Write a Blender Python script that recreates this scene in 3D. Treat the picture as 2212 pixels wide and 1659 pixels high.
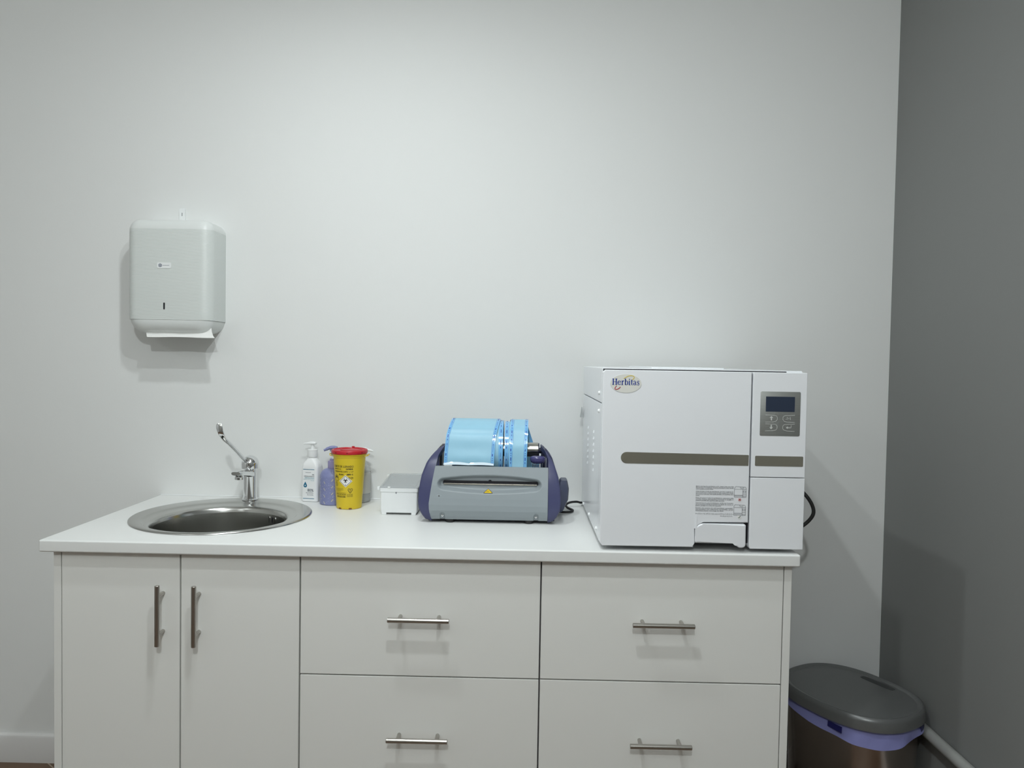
import bpy, bmesh, math, random
from math import sin, cos, pi, radians as R
from mathutils import Vector, Matrix
random.seed(7)
for o in list(bpy.data.objects): bpy.data.objects.remove(o, do_unlink=True)
S = bpy.context.scene
COL = S.collection

# ------------------------------------------------------------ camera
cam_data = bpy.data.cameras.new('camera'); cam = bpy.data.objects.new('camera', cam_data); COL.objects.link(cam)
cam_data.sensor_fit = 'HORIZONTAL'; cam_data.sensor_width = 36; cam_data.lens = 36*1600.1/2212
cam_data.clip_start = .02; cam_data.clip_end = 50
cr = Vector((0.99977462, 0.01277538, 0.01695602)); cu = Vector((-0.0173485, 0.03126421, 0.99936058)); cf = Vector((-0.0122371, 0.99942951, -0.0314788))
cam.matrix_world = Matrix(((cr.x, cu.x, -cf.x, 1.18645), (cr.y, cu.y, -cf.y, -1.8026), (cr.z, cu.z, -cf.z, 1.36597), (0, 0, 0, 1)))
S.camera = cam
# ------------------------------------------------------------ world, lights, exposure
w = bpy.data.worlds.new('world'); S.world = w; w.use_nodes = True
w.node_tree.nodes['Background'].inputs[0].default_value = (.8, .88, 1, 1); w.node_tree.nodes['Background'].inputs[1].default_value = .0
S.view_settings.view_transform = 'Standard'; S.view_settings.look = 'None'; S.view_settings.gamma = 1
S.view_settings.use_curve_mapping = False; S.view_settings.exposure = -0.91
ZC = 2.95
# (x, y, z, watts, watts of a bare fill light added to brighten the upper wall; 0 = globe lamp): small spots hanging near the worktop, globe lamps deeper in the room, the two left ones added as fill
LIGHTS = [(.68, -.38, 2.60, 15, 3.2), (1.06, -.78, 2.60, 18.5, 2.8), (1.09, -2.45, 2.62, 124, 0), (-.9, -1.6, 2.62, 10, 0), (-.8, -3.2, 2.62, 20, 0)]
for x, y, z, p, fill_w in LIGHTS:
    for kind, e in ((('AREA', p), ('POINT', fill_w)) if fill_w else (('POINT', p),)):
        l = bpy.data.lights.new('lamp_light', kind); l.energy = e; l.color = (.93, .99, 1)
        if kind == 'POINT': l.shadow_soft_size = .045
        else: l.shape = 'DISK'; l.size = .07
        o = bpy.data.objects.new('lamp_light', l); COL.objects.link(o); o.location = (x, y, z - (.012 if kind == 'POINT' and fill_w else 0))

# ------------------------------------------------------------ materials
MATS = {}
def mat(name, col, rough=.5, metal=0., spec=.5, bump=None, trans=0., ior=1.45, coat=0., alpha=1., noise=None, aniso=0.):
    if name in MATS: return MATS[name]
    m = bpy.data.materials.new(name); m.use_nodes = True; nt = m.node_tree; b = nt.nodes['Principled BSDF']
    b.inputs['Base Color'].default_value = (*col, 1); b.inputs['Roughness'].default_value = rough; b.inputs['Metallic'].default_value = metal
    b.inputs['Specular IOR Level'].default_value = spec; b.inputs['IOR'].default_value = ior
    b.inputs['Transmission Weight'].default_value = trans; b.inputs['Coat Weight'].default_value = coat; b.inputs['Alpha'].default_value = alpha
    b.inputs['Anisotropic'].default_value = aniso
    tc = nt.nodes.new('ShaderNodeTexCoord')
    if noise:  # (scale, amount): slight tone variation
        n = nt.nodes.new('ShaderNodeTexNoise'); n.inputs['Scale'].default_value = noise[0]; n.inputs['Detail'].default_value = 3
        nt.links.new(tc.outputs['Object'], n.inputs['Vector'])
        mx = nt.nodes.new('ShaderNodeMix'); mx.data_type = 'RGBA'; k = noise[1]
        mx.inputs[6].default_value = (*[c*(1-k) for c in col], 1); mx.inputs[7].default_value = (*[min(1, c*(1+k)) for c in col], 1)
        nt.links.new(n.outputs['Fac'], mx.inputs[0]); nt.links.new(mx.outputs[2], b.inputs['Base Color'])
    if bump:   # (scale, strength, distance, stretch xyz)
        mp = nt.nodes.new('ShaderNodeMapping'); mp.inputs['Scale'].default_value = bump[3] if len(bump) > 3 else (1, 1, 1)
        n = nt.nodes.new('ShaderNodeTexNoise'); n.inputs['Scale'].default_value = bump[0]; n.inputs['Detail'].default_value = 4
        bp = nt.nodes.new('ShaderNodeBump'); bp.inputs['Strength'].default_value = bump[1]; bp.inputs['Distance'].default_value = bump[2]
        nt.links.new(tc.outputs['Object'], mp.inputs['Vector']); nt.links.new(mp.outputs[0], n.inputs['Vector'])
        nt.links.new(n.outputs['Fac'], bp.inputs['Height']); nt.links.new(bp.outputs[0], b.inputs['Normal'])
    MATS[name] = m; return m
WALL = mat('wall_paint', (.80, .81, .80), .75, spec=.25, bump=(220, .12, .001), noise=(1.2, .012))
WALLG = mat('grey_wall_paint', (.235, .24, .235), .75, spec=.25, bump=(220, .12, .001))
WALLD = mat('rear_wall_paint', (.38, .375, .35), .8)
CEIL = mat('ceiling_paint', (.82, .82, .80), .9)
FLOOR = mat('floor_tile', (.19, .105, .06), .45)
TRIMW = mat('baseboard_paint', (.70, .69, .68), .45)
LAM = mat('white_laminate', (.82, .83, .815), .38, noise=(6, .01), bump=(500, .05, .0005))
FRONT = mat('front_laminate', (.82, .82, .79), .5, bump=(380, .10, .0006))
CARC = mat('shaded_carcass_board', (.26, .25, .25), .6)  # white board darkened in colour so the gaps between fronts look shaded
BRUSH = mat('brushed_nickel', (.46, .44, .41), .28, 1., bump=(260, .15, .0004, (1, 1, .03)))
STEEL = mat('stainless_steel', (.52, .52, .50), .22, 1., bump=(60, .10, .0006))
BOWL = mat('bowl_steel', (.33, .33, .31), .27, 1., bump=(90, .2, .0005, (1, 1, .1)))
CHROME = mat('chrome', (.78, .79, .80), .05, 1.)
DARK = mat('dark_plastic', (.012, .012, .016), .4)
BLACK = mat('black_rubber', (.02, .02, .02), .55)
PLW = mat('white_plastic', (.84, .86, .86), .32)
PLW2 = mat('white_soft_plastic', (.74, .765, .75), .38)
BTLW = mat('white_bottle_plastic', (.86, .87, .87), .3)
PAPER = mat('towel_paper', (.84, .84, .82), .9, bump=(400, .3, .0006))
YEL = mat('yellow_plastic', (.70, .52, .025), .38)
RED = mat('red_plastic', (.52, .018, .028), .36)
INK = mat('black_print', (.03, .028, .03), .6)
INKSOFT = mat('dark_print', (.035, .03, .012), .6)
BLUEP = mat('blue_print', (.01, .15, .27), .5)
TEALP = mat('teal_print', (.02, .28, .36), .5)
WPRINT = mat('white_print', (.88, .88, .86), .5)
LILAC = mat('lilac_plastic', (.225, .245, .45), .35)
LILAC2 = mat('lilac_cap_plastic', (.30, .27, .46), .38)
NAVY = mat('purple_shell_plastic', (.058, .062, .140), .36)
NAVYD = mat('dark_purple_plastic', (.022, .024, .055), .42)
GREYP = mat('grey_panel_plastic', (.29, .325, .345), .42)
AC = mat('autoclave_paint', (.87, .89, .92), .22)
BINP = mat('bin_lid_plastic', (.165, .17, .17), .34, .3)
BINS = mat('bin_steel', (.42, .36, .32), .22, 1., bump=(40, .15, .0006, (1, 1, .05)))
BAG = mat('bag_film', (.27, .28, .58), .32, bump=(38, .5, .004, (1, 1, .35)))
BAGD = mat('navy_tape', (.01, .01, .10), .4)
PIPE = mat('pipe_plastic', (.34, .345, .33), .4)

# floor tiles: brown with thin pale joints
nt = FLOOR.node_tree; b = nt.nodes['Principled BSDF']; tc = nt.nodes.new('ShaderNodeTexCoord')
mp = nt.nodes.new('ShaderNodeMapping'); mp.inputs['Rotation'].default_value = (0, 0, R(38)); mp.inputs['Location'].default_value = (.13, .05, 0)
br = nt.nodes.new('ShaderNodeTexBrick'); br.offset = .5; br.inputs['Scale'].default_value = 1
br.inputs['Brick Width'].default_value = .9; br.inputs['Row Height'].default_value = .15; br.inputs['Mortar Size'].default_value = .0022
br.inputs['Color1'].default_value = (.155, .095, .058, 1); br.inputs['Color2'].default_value = (.13, .08, .05, 1); br.inputs['Mortar'].default_value = (.45, .36, .28, 1)
nt.links.new(tc.outputs['Object'], mp.inputs[0]); nt.links.new(mp.outputs[0], br.inputs[0]); nt.links.new(br.outputs[0], b.inputs['Base Color'])
# horizontally brushed panel
def brushed(name, col, rough, zs=900):
    m = mat(name, col, rough, .85); nt = m.node_tree; b = nt.nodes['Principled BSDF']
    tc = nt.nodes.new('ShaderNodeTexCoord'); mp = nt.nodes.new('ShaderNodeMapping'); mp.inputs['Scale'].default_value = (8, 8, zs)
    n = nt.nodes.new('ShaderNodeTexNoise'); n.inputs['Scale'].default_value = 1.; n.inputs['Detail'].default_value = 3
    mx = nt.nodes.new('ShaderNodeMix'); mx.data_type = 'RGBA'
    mx.inputs[6].default_value = (*[c*.82 for c in col], 1); mx.inputs[7].default_value = (*[c*1.15 for c in col], 1)
    nt.links.new(tc.outputs['Object'], mp.inputs[0]); nt.links.new(mp.outputs[0], n.inputs['Vector']); nt.links.new(n.outputs['Fac'], mx.inputs[0]); nt.links.new(mx.outputs[2], b.inputs['Base Color'])
    return m
PANELM = brushed('brushed_control_panel', (.42, .435, .42), .42)
STRIP = mat('bronze_strip', (.40, .38, .315), .2, .75)
SCREEN = mat('lcd_screen', (.028, .040, .070), .2)
# ribbed cover of the towel dispenser (fine horizontal waves, only below the top band)
RIB = mat('ribbed_plastic', (.69, .725, .705), .36); nt = RIB.node_tree; b = nt.nodes['Principled BSDF']
tc = nt.nodes.new('ShaderNodeTexCoord'); wv = nt.nodes.new('ShaderNodeTexWave'); wv.wave_type = 'BANDS'; wv.bands_direction = 'Z'
wv.inputs['Scale'].default_value = 125; wv.inputs['Distortion'].default_value = 2.2; wv.inputs['Detail'].default_value = 1.2; wv.inputs['Detail Scale'].default_value = .35
bp = nt.nodes.new('ShaderNodeBump'); bp.inputs['Strength'].default_value = .3; bp.inputs['Distance'].default_value = .0012
nt.links.new(tc.outputs['Object'], wv.inputs[0]); nt.links.new(wv.outputs['Fac'], bp.inputs['Height']); nt.links.new(bp.outputs[0], b.inputs['Normal'])
# pouch paper / film
POUCH = mat('pouch_paper', (.33, .60, .76), .42, bump=(90, .15, .0008), noise=(30, .04))
POUCHE = mat('pouch_film_edge', (.22, .52, .86), .16, coat=.6)
POUCHI = mat('pouch_ink', (.04, .10, .42), .4)
POUCHW = mat('pouch_inner', (.62, .68, .72), .6)
FILM = mat('clear_film', (.75, .88, .97), .06, spec=.8, coat=.8)
def clear(name, col, rough, a):
    m = bpy.data.materials.new(name); m.use_nodes = True; nt = m.node_tree; b = nt.nodes['Principled BSDF']
    b.inputs['Base Color'].default_value = (*col, 1); b.inputs['Roughness'].default_value = rough
    b.inputs['Alpha'].default_value = a; return m
CLEARB = clear('clear_bottle_plastic', (.75, .78, .78), .12, .34)
CLEARL = clear('clear_lid_plastic', (.60, .63, .64), .15, .50)
LIQ = clear('clear_liquid', (.42, .44, .46), .1, .55)

# ------------------------------------------------------------ helpers
ORG = {}
def org(p):
    return ORG.get(p.name, Vector((0, 0, 0))) if p is not None else Vector((0, 0, 0))
def finish(bm, sharp=35):
    bmesh.ops.remove_doubles(bm, verts=bm.verts, dist=1e-6)
    bmesh.ops.recalc_face_normals(bm, faces=bm.faces)
    for f in bm.faces: f.smooth = True
    for e in bm.edges:
        e.smooth = not (len(e.link_faces) == 2 and e.calc_face_angle(0) > R(sharp))
def obj(name, bm, m, parent=None, wn=True, sharp=35, fin=True, kind=None, label=None, raw=False):
    """link bm (world coordinates, or thing-local when raw) as ONE mesh object"""
    if fin: finish(bm, sharp)
    if not raw:
        bmesh.ops.translate(bm, verts=bm.verts, vec=-org(parent))
    me = bpy.data.meshes.new(name); bm.to_mesh(me); bm.free()
    for mm in (m if isinstance(m, (list, tuple)) else [m]): me.materials.append(mm)
    o = bpy.data.objects.new(name, me); COL.objects.link(o)
    if parent is not None:
        o.parent = parent; ORG[o.name] = org(parent)
    if wn:
        md = o.modifiers.new('wn', 'WEIGHTED_NORMAL'); md.keep_sharp = True
    if kind: o['kind'] = kind
    if label: o['label'] = label
    return o
def thing(name, label, cat, loc, group=None, rotz=0):
    o = bpy.data.objects.new(name, None); COL.objects.link(o); o.location = loc; o.rotation_euler = (0, 0, rotz); o.empty_display_size = .05
    o['label'] = label; o['category'] = cat
    if group: o['group'] = group
    ORG[o.name] = Vector(loc); return o
def struct(name, bm, m, **k): return obj(name, bm, m, kind='structure', **k)
def box(bm, x0, x1, y0, y1, z0, z1, bev=0, seg=2, M=None):
    t = bmesh.new(); bmesh.ops.create_cube(t, size=1)
    for v in t.verts: v.co = Vector(((v.co.x+.5)*(x1-x0)+x0, (v.co.y+.5)*(y1-y0)+y0, (v.co.z+.5)*(z1-z0)+z0))
    if bev: bmesh.ops.bevel(t, geom=t.edges[:], offset=bev, segments=seg, affect='EDGES', profile=.5)
    if M is not None: bmesh.ops.transform(t, matrix=M, verts=t.verts)
    merge(bm, t); return bm
def merge(bm, t):
    me = bpy.data.meshes.new('t'); t.to_mesh(me); t.free(); bm.from_mesh(me); bpy.data.meshes.remove(me)
def B(*a, **k): return box(bmesh.new(), *a, **k)
def loft(bm, rings, cap0=True, cap1=True, close=True):
    vs = [[bm.verts.new(p) for p in r] for r in rings]
    n = len(vs[0])
    for i in range(len(vs)-1):
        for j in range(n if close else n-1):
            k = (j+1) % n
            bm.faces.new((vs[i][j], vs[i][k], vs[i+1][k], vs[i+1][j]))
    if cap0: bm.faces.new(vs[0][::-1])
    if cap1: bm.faces.new(vs[-1])
    return bm
def ring(cx, cy, r, z, n=48, ry=None, e=2., rot=0):
    ry = r if ry is None else ry; out = []
    for i in range(n):
        t = 2*pi*i/n; c, s = cos(t), sin(t)
        x = r*math.copysign(abs(c)**(2/e), c); y = ry*math.copysign(abs(s)**(2/e), s)
        out.append(Vector((cx+x*cos(rot)-y*sin(rot), cy+x*sin(rot)+y*cos(rot), z)))
    return out
def lathe(cx, cy, prof, n=48, cap0=True, cap1=True, bm=None):
    return loft(bm or bmesh.new(), [ring(cx, cy, r, z, n) for r, z in prof], cap0, cap1)
def frame_at(d, ref=Vector((0, 0, 1))):
    d = d.normalized()
    if abs(d.dot(ref)) > .95: ref = Vector((1, 0, 0))
    a = d.cross(ref).normalized(); return a, a.cross(d).normalized()
def tube(pts, rad, n=14, bm=None, cap=True):
    """round tube swept through pts with a parallel-transported frame; rad a number or a list"""
    bm = bm or bmesh.new(); pts = [Vector(p) for p in pts]; rings = []; a = None
    for i, p in enumerate(pts):
        d = (pts[min(i+1, len(pts)-1)] - pts[max(i-1, 0)]).normalized()
        if a is None: a, _ = frame_at(d)
        else: a = (a-d*a.dot(d)).normalized()
        b2 = a.cross(d).normalized(); r = rad[i] if isinstance(rad, (list, tuple)) else rad
        rings.append([p + a*r*cos(2*pi*k/n) + b2*r*sin(2*pi*k/n) for k in range(n)])
    return loft(bm, rings, cap, cap)
def smooth_pts(P, k=8):
    P = [Vector(p) for p in P]; out = []
    for i in range(len(P)-1):
        p0, p1, p2, p3 = P[max(i-1, 0)], P[i], P[i+1], P[min(i+2, len(P)-1)]
        for j in range(k):
            t = j/k
            out.append(.5*((2*p1)+(-p0+p2)*t+(2*p0-5*p1+4*p2-p3)*t*t+(-p0+3*p1-3*p2+p3)*t**3))
    out.append(P[-1]); return out
def prism_xz(poly, y0, y1, bev=0, seg=3, bm=None, bevback=False):
    """polygon in x,z extruded from y0 (front) to y1; front rim bevelled"""
    t = bmesh.new(); f = [t.verts.new((x, y0, z)) for x, z in poly]; g = [t.verts.new((x, y1, z)) for x, z in poly]; n = len(poly)
    t.faces.new(f); t.faces.new(g[::-1])
    for i in range(n): t.faces.new((f[i], g[i], g[(i+1) % n], f[(i+1) % n]))
    if bev:
        ed = [e for e in t.edges if all(abs(v.co.y-y0) < 1e-7 for v in e.verts)]
        if bevback: ed += [e for e in t.edges if all(abs(v.co.y-y1) < 1e-7 for v in e.verts)]
        bmesh.ops.bevel(t, geom=ed, offset=bev, segments=seg, affect='EDGES', profile=.5)
    if bm is None: return t
    merge(bm, t); return bm
def rrect(x0, x1, z0, z1, r, n=6, rs=None):
    """rounded rectangle outline; rs = radii for (br, tr, tl, bl)"""
    rs = rs or (r, r, r, r); out = []
    for (cx, cz, a0), rr in zip(((x1, z0, -90), (x1, z1, 0), (x0, z1, 90), (x0, z0, 180)), rs):
        sx = -1 if cx == x1 else 1; sz = 1 if cz == z0 else -1
        if rr < 1e-6: out.append((cx, cz)); continue
        for i in range(n+1):
            a = R(a0+90*i/n); out.append((cx+sx*rr+rr*cos(a), cz+sz*rr+rr*sin(a)))
    return out
def flat_poly(bm, pts): bm.faces.new([bm.verts.new(p) for p in pts]); return bm
def stroke(bm, pts, wid, fn):
    """flat line of given width through 2-D pts, mapped by fn(x, z)"""
    P = [Vector((p[0], p[1], 0)) for p in pts]; L = []; Q = []
    for i, p in enumerate(P):
        d = (P[min(i+1, len(P)-1)]-P[max(i-1, 0)]).normalized(); nrm = Vector((-d.y, d.x, 0))
        wd = (wid[i] if isinstance(wid, (list, tuple)) else wid)/2
        L.append(p+nrm*wd); Q.append(p-nrm*wd)
    a = [bm.verts.new(fn(v.x, v.y)) for v in L]; c = [bm.verts.new(fn(v.x, v.y)) for v in Q]
    for i in range(len(P)-1): bm.faces.new((a[i], a[i+1], c[i+1], c[i]))
    return bm
def poly2(bm, pts, fn): bm.faces.new([bm.verts.new(fn(*p)) for p in pts]); return bm
def text(bm, s, size, fn, align='LEFT', bold=0., width=None):
    cu_ = bpy.data.curves.new('txt', 'FONT'); cu_.body = s; cu_.size = size; cu_.align_x = align; cu_.offset = bold; cu_.resolution_u = 3
    o = bpy.data.objects.new('txt', cu_); COL.objects.link(o); bpy.context.view_layer.update()
    dg = bpy.context.evaluated_depsgraph_get(); me = o.evaluated_get(dg).to_mesh()
    xs = [v.co.x for v in me.vertices] or [0, 1]; k = 1.
    if width: k = width/max(1e-6, max(xs)-min(xs))
    vs = [bm.verts.new(fn(v.co.x*k, v.co.y)) for v in me.vertices]
    for p in me.polygons:
        try: bm.faces.new([vs[i] for i in p.vertices])
        except ValueError: pass
    bpy.data.objects.remove(o, do_unlink=True); bpy.data.curves.remove(cu_); return bm
def front(x, y, z): return lambda a, c: Vector((x+a, y, z+c))
def cut(o, cutter_bm):
    """boolean difference, applied"""
    me = bpy.data.meshes.new('c'); cutter_bm.to_mesh(me); cutter_bm.free(); c = bpy.data.objects.new('c', me); COL.objects.link(c)
    c.location = -ORG.get(o.name, Vector((0, 0, 0)))+ (o.parent.location if o.parent else Vector((0, 0, 0)))
    md = o.modifiers.new('b', 'BOOLEAN'); md.object = c; md.solver = 'EXACT'
    wn = [m for m in o.modifiers if m.type == 'WEIGHTED_NORMAL']
    for m in wn: o.modifiers.remove(m)
    bpy.context.view_layer.update(); dg = bpy.context.evaluated_depsgraph_get()
    new = bpy.data.meshes.new_from_object(o.evaluated_get(dg)); o.modifiers.clear(); o.data = new
    bpy.data.objects.remove(c, do_unlink=True)
    b2 = bmesh.new(); b2.from_mesh(new); finish(b2); b2.to_mesh(new); b2.free()
    if wn: o.modifiers.new('wn', 'WEIGHTED_NORMAL').keep_sharp = True
    return o
def tag(o, label, cat, group=None):
    o['label'] = label; o['category'] = cat
    if group: o['group'] = group
    return o

# ------------------------------------------------------------ measurements (metres)
D = .6173; H = .9032; TH = .030; W = 1.877; XR = 2.380; XL = -2.1; YR = -4.3

# ------------------------------------------------------------ room
t = bmesh.new()
prof = [(XL, D), (XR, D), (XR, D+.12), (XL, D+.12)]
loft(t, [[Vector((x, y, 0)) for x, y in prof], [Vector((x, y, ZC)) for x, y in prof]])
struct('wall_back', t, WALL, wn=False)
struct('wall_right', B(XR, XR+.12, YR-.12, D+.12, 0, ZC), WALLG, wn=False)
struct('wall_left', B(XL-.12, XL, YR-.12, D+.12, 0, ZC), WALL, wn=False)
struct('wall_rear', B(XL, XR, YR-.12, YR, 0, ZC), WALLD, wn=False)
struct('floor', B(XL-.12, XR+.12, YR-.12, D+.12, -.06, 0), FLOOR, wn=False)
struct('ceiling', B(XL-.12, XR+.12, YR-.12, D+.12, ZC, ZC+.1), CEIL, wn=False)
t = bmesh.new(); box(t, .1, 1.05, YR-.002, YR+.03, 0, 2.1, bev=.004); box(t, .02, .1, YR, YR+.045, 0, 2.18, bev=.004); box(t, 1.05, 1.13, YR, YR+.045, 0, 2.18, bev=.004); box(t, .1, 1.05, YR, YR+.045, 2.1, 2.18, bev=.004)
struct('added_dark_door', t, mat('dark_door', (.05, .035, .028), .4))  # unseen dark door, added to give the chrome something dark to mirror
def base_prof(h=.0905, t=.014): return [(0, 0), (t, 0), (t, h-.007), (t-.003, h-.001), (0, h+.003)]
t = bmesh.new()
for xs in ((XL, .0256), (1.8640, XR)):
    loft(t, [[Vector((x, D-a, z)) for a, z in base_prof()] for x in xs])
struct('baseboard_back', t, TRIMW, wn=False)
struct('baseboard_right', loft(bmesh.new(), [[Vector((XR-a, y, z)) for a, z in base_prof()] for y in (YR, D-.014)]), TRIMW, wn=False)
struct('baseboard_left', loft(bmesh.new(), [[Vector((XL+a, y, z)) for a, z in base_prof()] for y in (YR, D-.014)]), TRIMW, wn=False)
# white conduit pipe running along the right wall
t = tube([(XR-.0165, YR+.01, .325), (XR-.0165, D-.001, .325)], .016, 20)
tag(obj('wall_pipe', t, PIPE, wn=False), 'white plastic pipe running low along the grey right wall behind the bin', 'pipe')
# hanging lamps (out of frame, they light the room; the two left globes are added fill)
LL = ['white spot lamp hanging nearest the back wall', 'white spot lamp hanging above the front of the worktop', 'globe lamp hanging behind the camera on the right',
      'added fill globe lamp on the left, nearer the back wall', 'added fill globe lamp on the left, farthest from the back wall']
for (x, y, z, p, fill_w), lb in zip(LIGHTS, LL):
    globe = not fill_w
    lt = thing('hanging_lamp', lb, 'lamp', (x, y, z), 'hanging lamps')
    obj('canopy', lathe(x, y, [(.05, ZC), (.05, ZC-.012), (.02, ZC-.022), (.004, ZC-.024)], 32), PLW, lt, wn=False)
    obj('cord', tube([(x, y, ZC-.02), (x, y, z+.085)], .003, 8), PLW, lt, wn=False)
    if globe: obj('socket', lathe(x, y, [(.018, z+.052), (.022, z+.060), (.022, z+.080), (.006, z+.090)], 24), PLW, lt, wn=False)
    else: obj('shade', lathe(x, y, [(.041, z+.002), (.044, z+.002), (.044, z+.075), (.036, z+.085), (.004, z+.088), (.004, z+.084), (.034, z+.080), (.041, z+.072)], 32, False, False), PLW, lt, wn=False)

# ------------------------------------------------------------ base cabinets
YF = .020; FT = .018
def t_handle(horizontal, cx, cz, parent, L=.151):
    t = bmesh.new(); yb = -.012
    if horizontal:
        a, c = (cx-L/2, yb, cz), (cx+L/2, yb, cz); posts = [(cx-.048, cz), (cx+.048, cz)]
    else:
        a, c = (cx, yb, cz-L/2), (cx, yb, cz+L/2); posts = [(cx, cz-.048), (cx, cz+.048)]
    a, c = Vector(a), Vector(c); d = (c-a).normalized()
    tube([a, a+d*.0008, c-d*.0008, c], [.0054, .0060, .0060, .0054], 24, t)
    for px, pz in posts: tube([(px, YF, pz), (px, yb, pz)], .0048, 16, t)
    return obj('handle', t, BRUSH, parent, wn=False, label='brushed metal T-bar handle')
def front_panel(name, x0, x1, z0, z1, parent):
    g = .0018
    return obj(name, B(x0+g, x1-g, YF, YF+FT, z0+g, z1-g, bev=.0011, seg=2), FRONT, parent)
CX = [.0446, .6446, 1.2446, 1.8446]
def carcass(x0, x1, parent, open_top=False, lside=.018, rside=.018, lpanel=None, rpanel=None):
    t = bmesh.new(); y0, y1 = YF+FT+.001, D-.012
    box(t, x0+.0005, x0+lside, y0, y1, .10, H-TH-.001); box(t, x1-rside, x1-.0005, y0, y1, .10, H-TH-.001)
    box(t, x0+lside, x1-rside, y0, y1, .10, .118); box(t, x0+lside, x1-rside, y1-.008, y1, .118, H-TH-.001)
    if not open_top: box(t, x0+lside, x1-rside, y0, y1-.008, H-TH-.019, H-TH-.001)
    else: box(t, x0+lside, x1-rside, y0, y0+.03, H-TH-.016, H-TH-.001)
    obj('body', t, CARC, parent)
    obj('plinth', B(x0+.0005, x1-.0005, YF+.06, YF+.078, .0, .0995), FRONT, parent)
ZT = H-TH-.0015
c1 = thing('base_cabinet', 'white two-door base cabinet under the round sink', 'cabinet', (CX[0]+.3, .3, 0))
carcass(CX[0], CX[1], c1, True)
obj('side_panel', B(.0256, CX[0]-.0005, YF, D-.016, 0, H-TH-.0008, bev=.0006, seg=1), FRONT, c1)
for x0, x1, hx in ((CX[0], .3446, .3015), (.3446, CX[1], .3920)):
    d = front_panel('door', x0, x1, .10, ZT, c1); t_handle(False, hx, .7235, d)
c2 = thing('base_cabinet', 'white drawer base cabinet under the sealing machine, middle of the three', 'cabinet', (CX[1]+.3, .3, 0), 'drawer base cabinets')
carcass(CX[1], CX[2], c2)
c3 = thing('base_cabinet', 'white drawer base cabinet under the sterilizer, beside the bin', 'cabinet', (CX[2]+.3, .3, 0), 'drawer base cabinets')
carcass(CX[2], CX[3], c3)
obj('side_panel', B(CX[3]+.0005, 1.8636, YF, D-.016, 0, H-TH-.0008, bev=.0006, seg=1), FRONT, c3)
for c, i in ((c2, 1), (c3, 2)):
    for z0, z1 in ((.5735, ZT), (.2785, .5735), (.10, .2785)):
        d = front_panel('drawer', CX[i], CX[i+1], z0, z1, c)
        t_handle(True, CX[i]+.3, {.5735: .7258, .2785: .4262, .10: .19}[z0]-.0002, d)

# ------------------------------------------------------------ worktop with the round cut-out
SX, SY = .3290, .3250
ct = thing('worktop', 'long white laminate worktop carrying the sink and machines', 'worktop', (W/2, D/2, H-TH))
top = obj('slab', B(0, W, 0, D-.0005, H-TH, H, bev=.0042, seg=3), LAM, ct)
cut(top, lathe(SX, SY, [(.236, H-.1), (.236, H+.1)], 96))
# silicone bead against the wall
obj('sealant_bead', loft(bmesh.new(), [[Vector((x, D-.0005, H)), Vector((x, D-.0030, H+.0002)), Vector((x, D-.0020, H+.0015)), Vector((x, D-.0005, H+.0028))] for x in (.004, W-.004)]), PLW, ct, wn=False)

# ------------------------------------------------------------ sink
sk = thing('sink', 'round stainless steel inset sink with off-centre bowl', 'sink', (SX, SY, H))
BX, BY = .341, .270
def lerp(a, b, k): return a+(b-a)*k
rings = []
for k, r, dz in ((0, .2485, .0005), (0, .2480, .0030), (0, .2455, .0046), (0, .2400, .0050), (.15, .2300, .0048), (.42, .2120, .0046), (.46, .2090, .0040), (.50, .2065, .0018), (.54, .2035, .0008),
                 (.80, .1950, .0004), (.95, .1880, .0000), (1, .1840, -.0012), (1, .1810, -.0045), (1, .1790, -.0100), (1, .1775, -.0160)):
    rings.append(ring(lerp(SX, BX, k), lerp(SY, BY, k), r, H+dz, 96))
t = loft(bmesh.new(), rings, False, False)
rim = obj('rim', t, STEEL, sk, wn=False, sharp=60)
rings = [ring(BX, BY, r, H+z, 96) for r, z in ((.1775, -.016), (.1755, -.030), (.1725, -.070), (.1690, -.110), (.1600, -.132), (.1450, -.145), (.1200, -.152), (.0600, -.155), (.0450, -.157))]
bowl = obj('bowl', loft(bmesh.new(), rings, False, False), BOWL, sk, wn=False, sharp=60)
obj('drain', loft(bmesh.new(), [ring(BX, BY, r, H+z, 32) for r, z in ((.046, -.1565), (.040, -.1560), (.034, -.1600), (.012, -.1610), (.010, -.1550))], False, True), CHROME, sk, wn=False)
for k, a in enumerate((50.5, 55, 59.5)):   # three overflow slots on the rear right bowl wall
    a = R(a); c = Vector((BX+.1752*cos(a), BY+.1752*sin(a), H-.032)); tg = Vector((-sin(a), cos(a), 0)); nn = Vector((cos(a), sin(a), 0))
    t = bmesh.new(); rr = [c+tg*(.0028*cos(2*pi*i/16))+Vector((0, 0, .010*sin(2*pi*i/16))) for i in range(16)]
    loft(t, [[p-nn*.0006 for p in rr], [p+nn*.004 for p in rr]])
    obj('overflow_slot', t, DARK if k == 1 else CHROME, bowl, wn=False)

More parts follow.
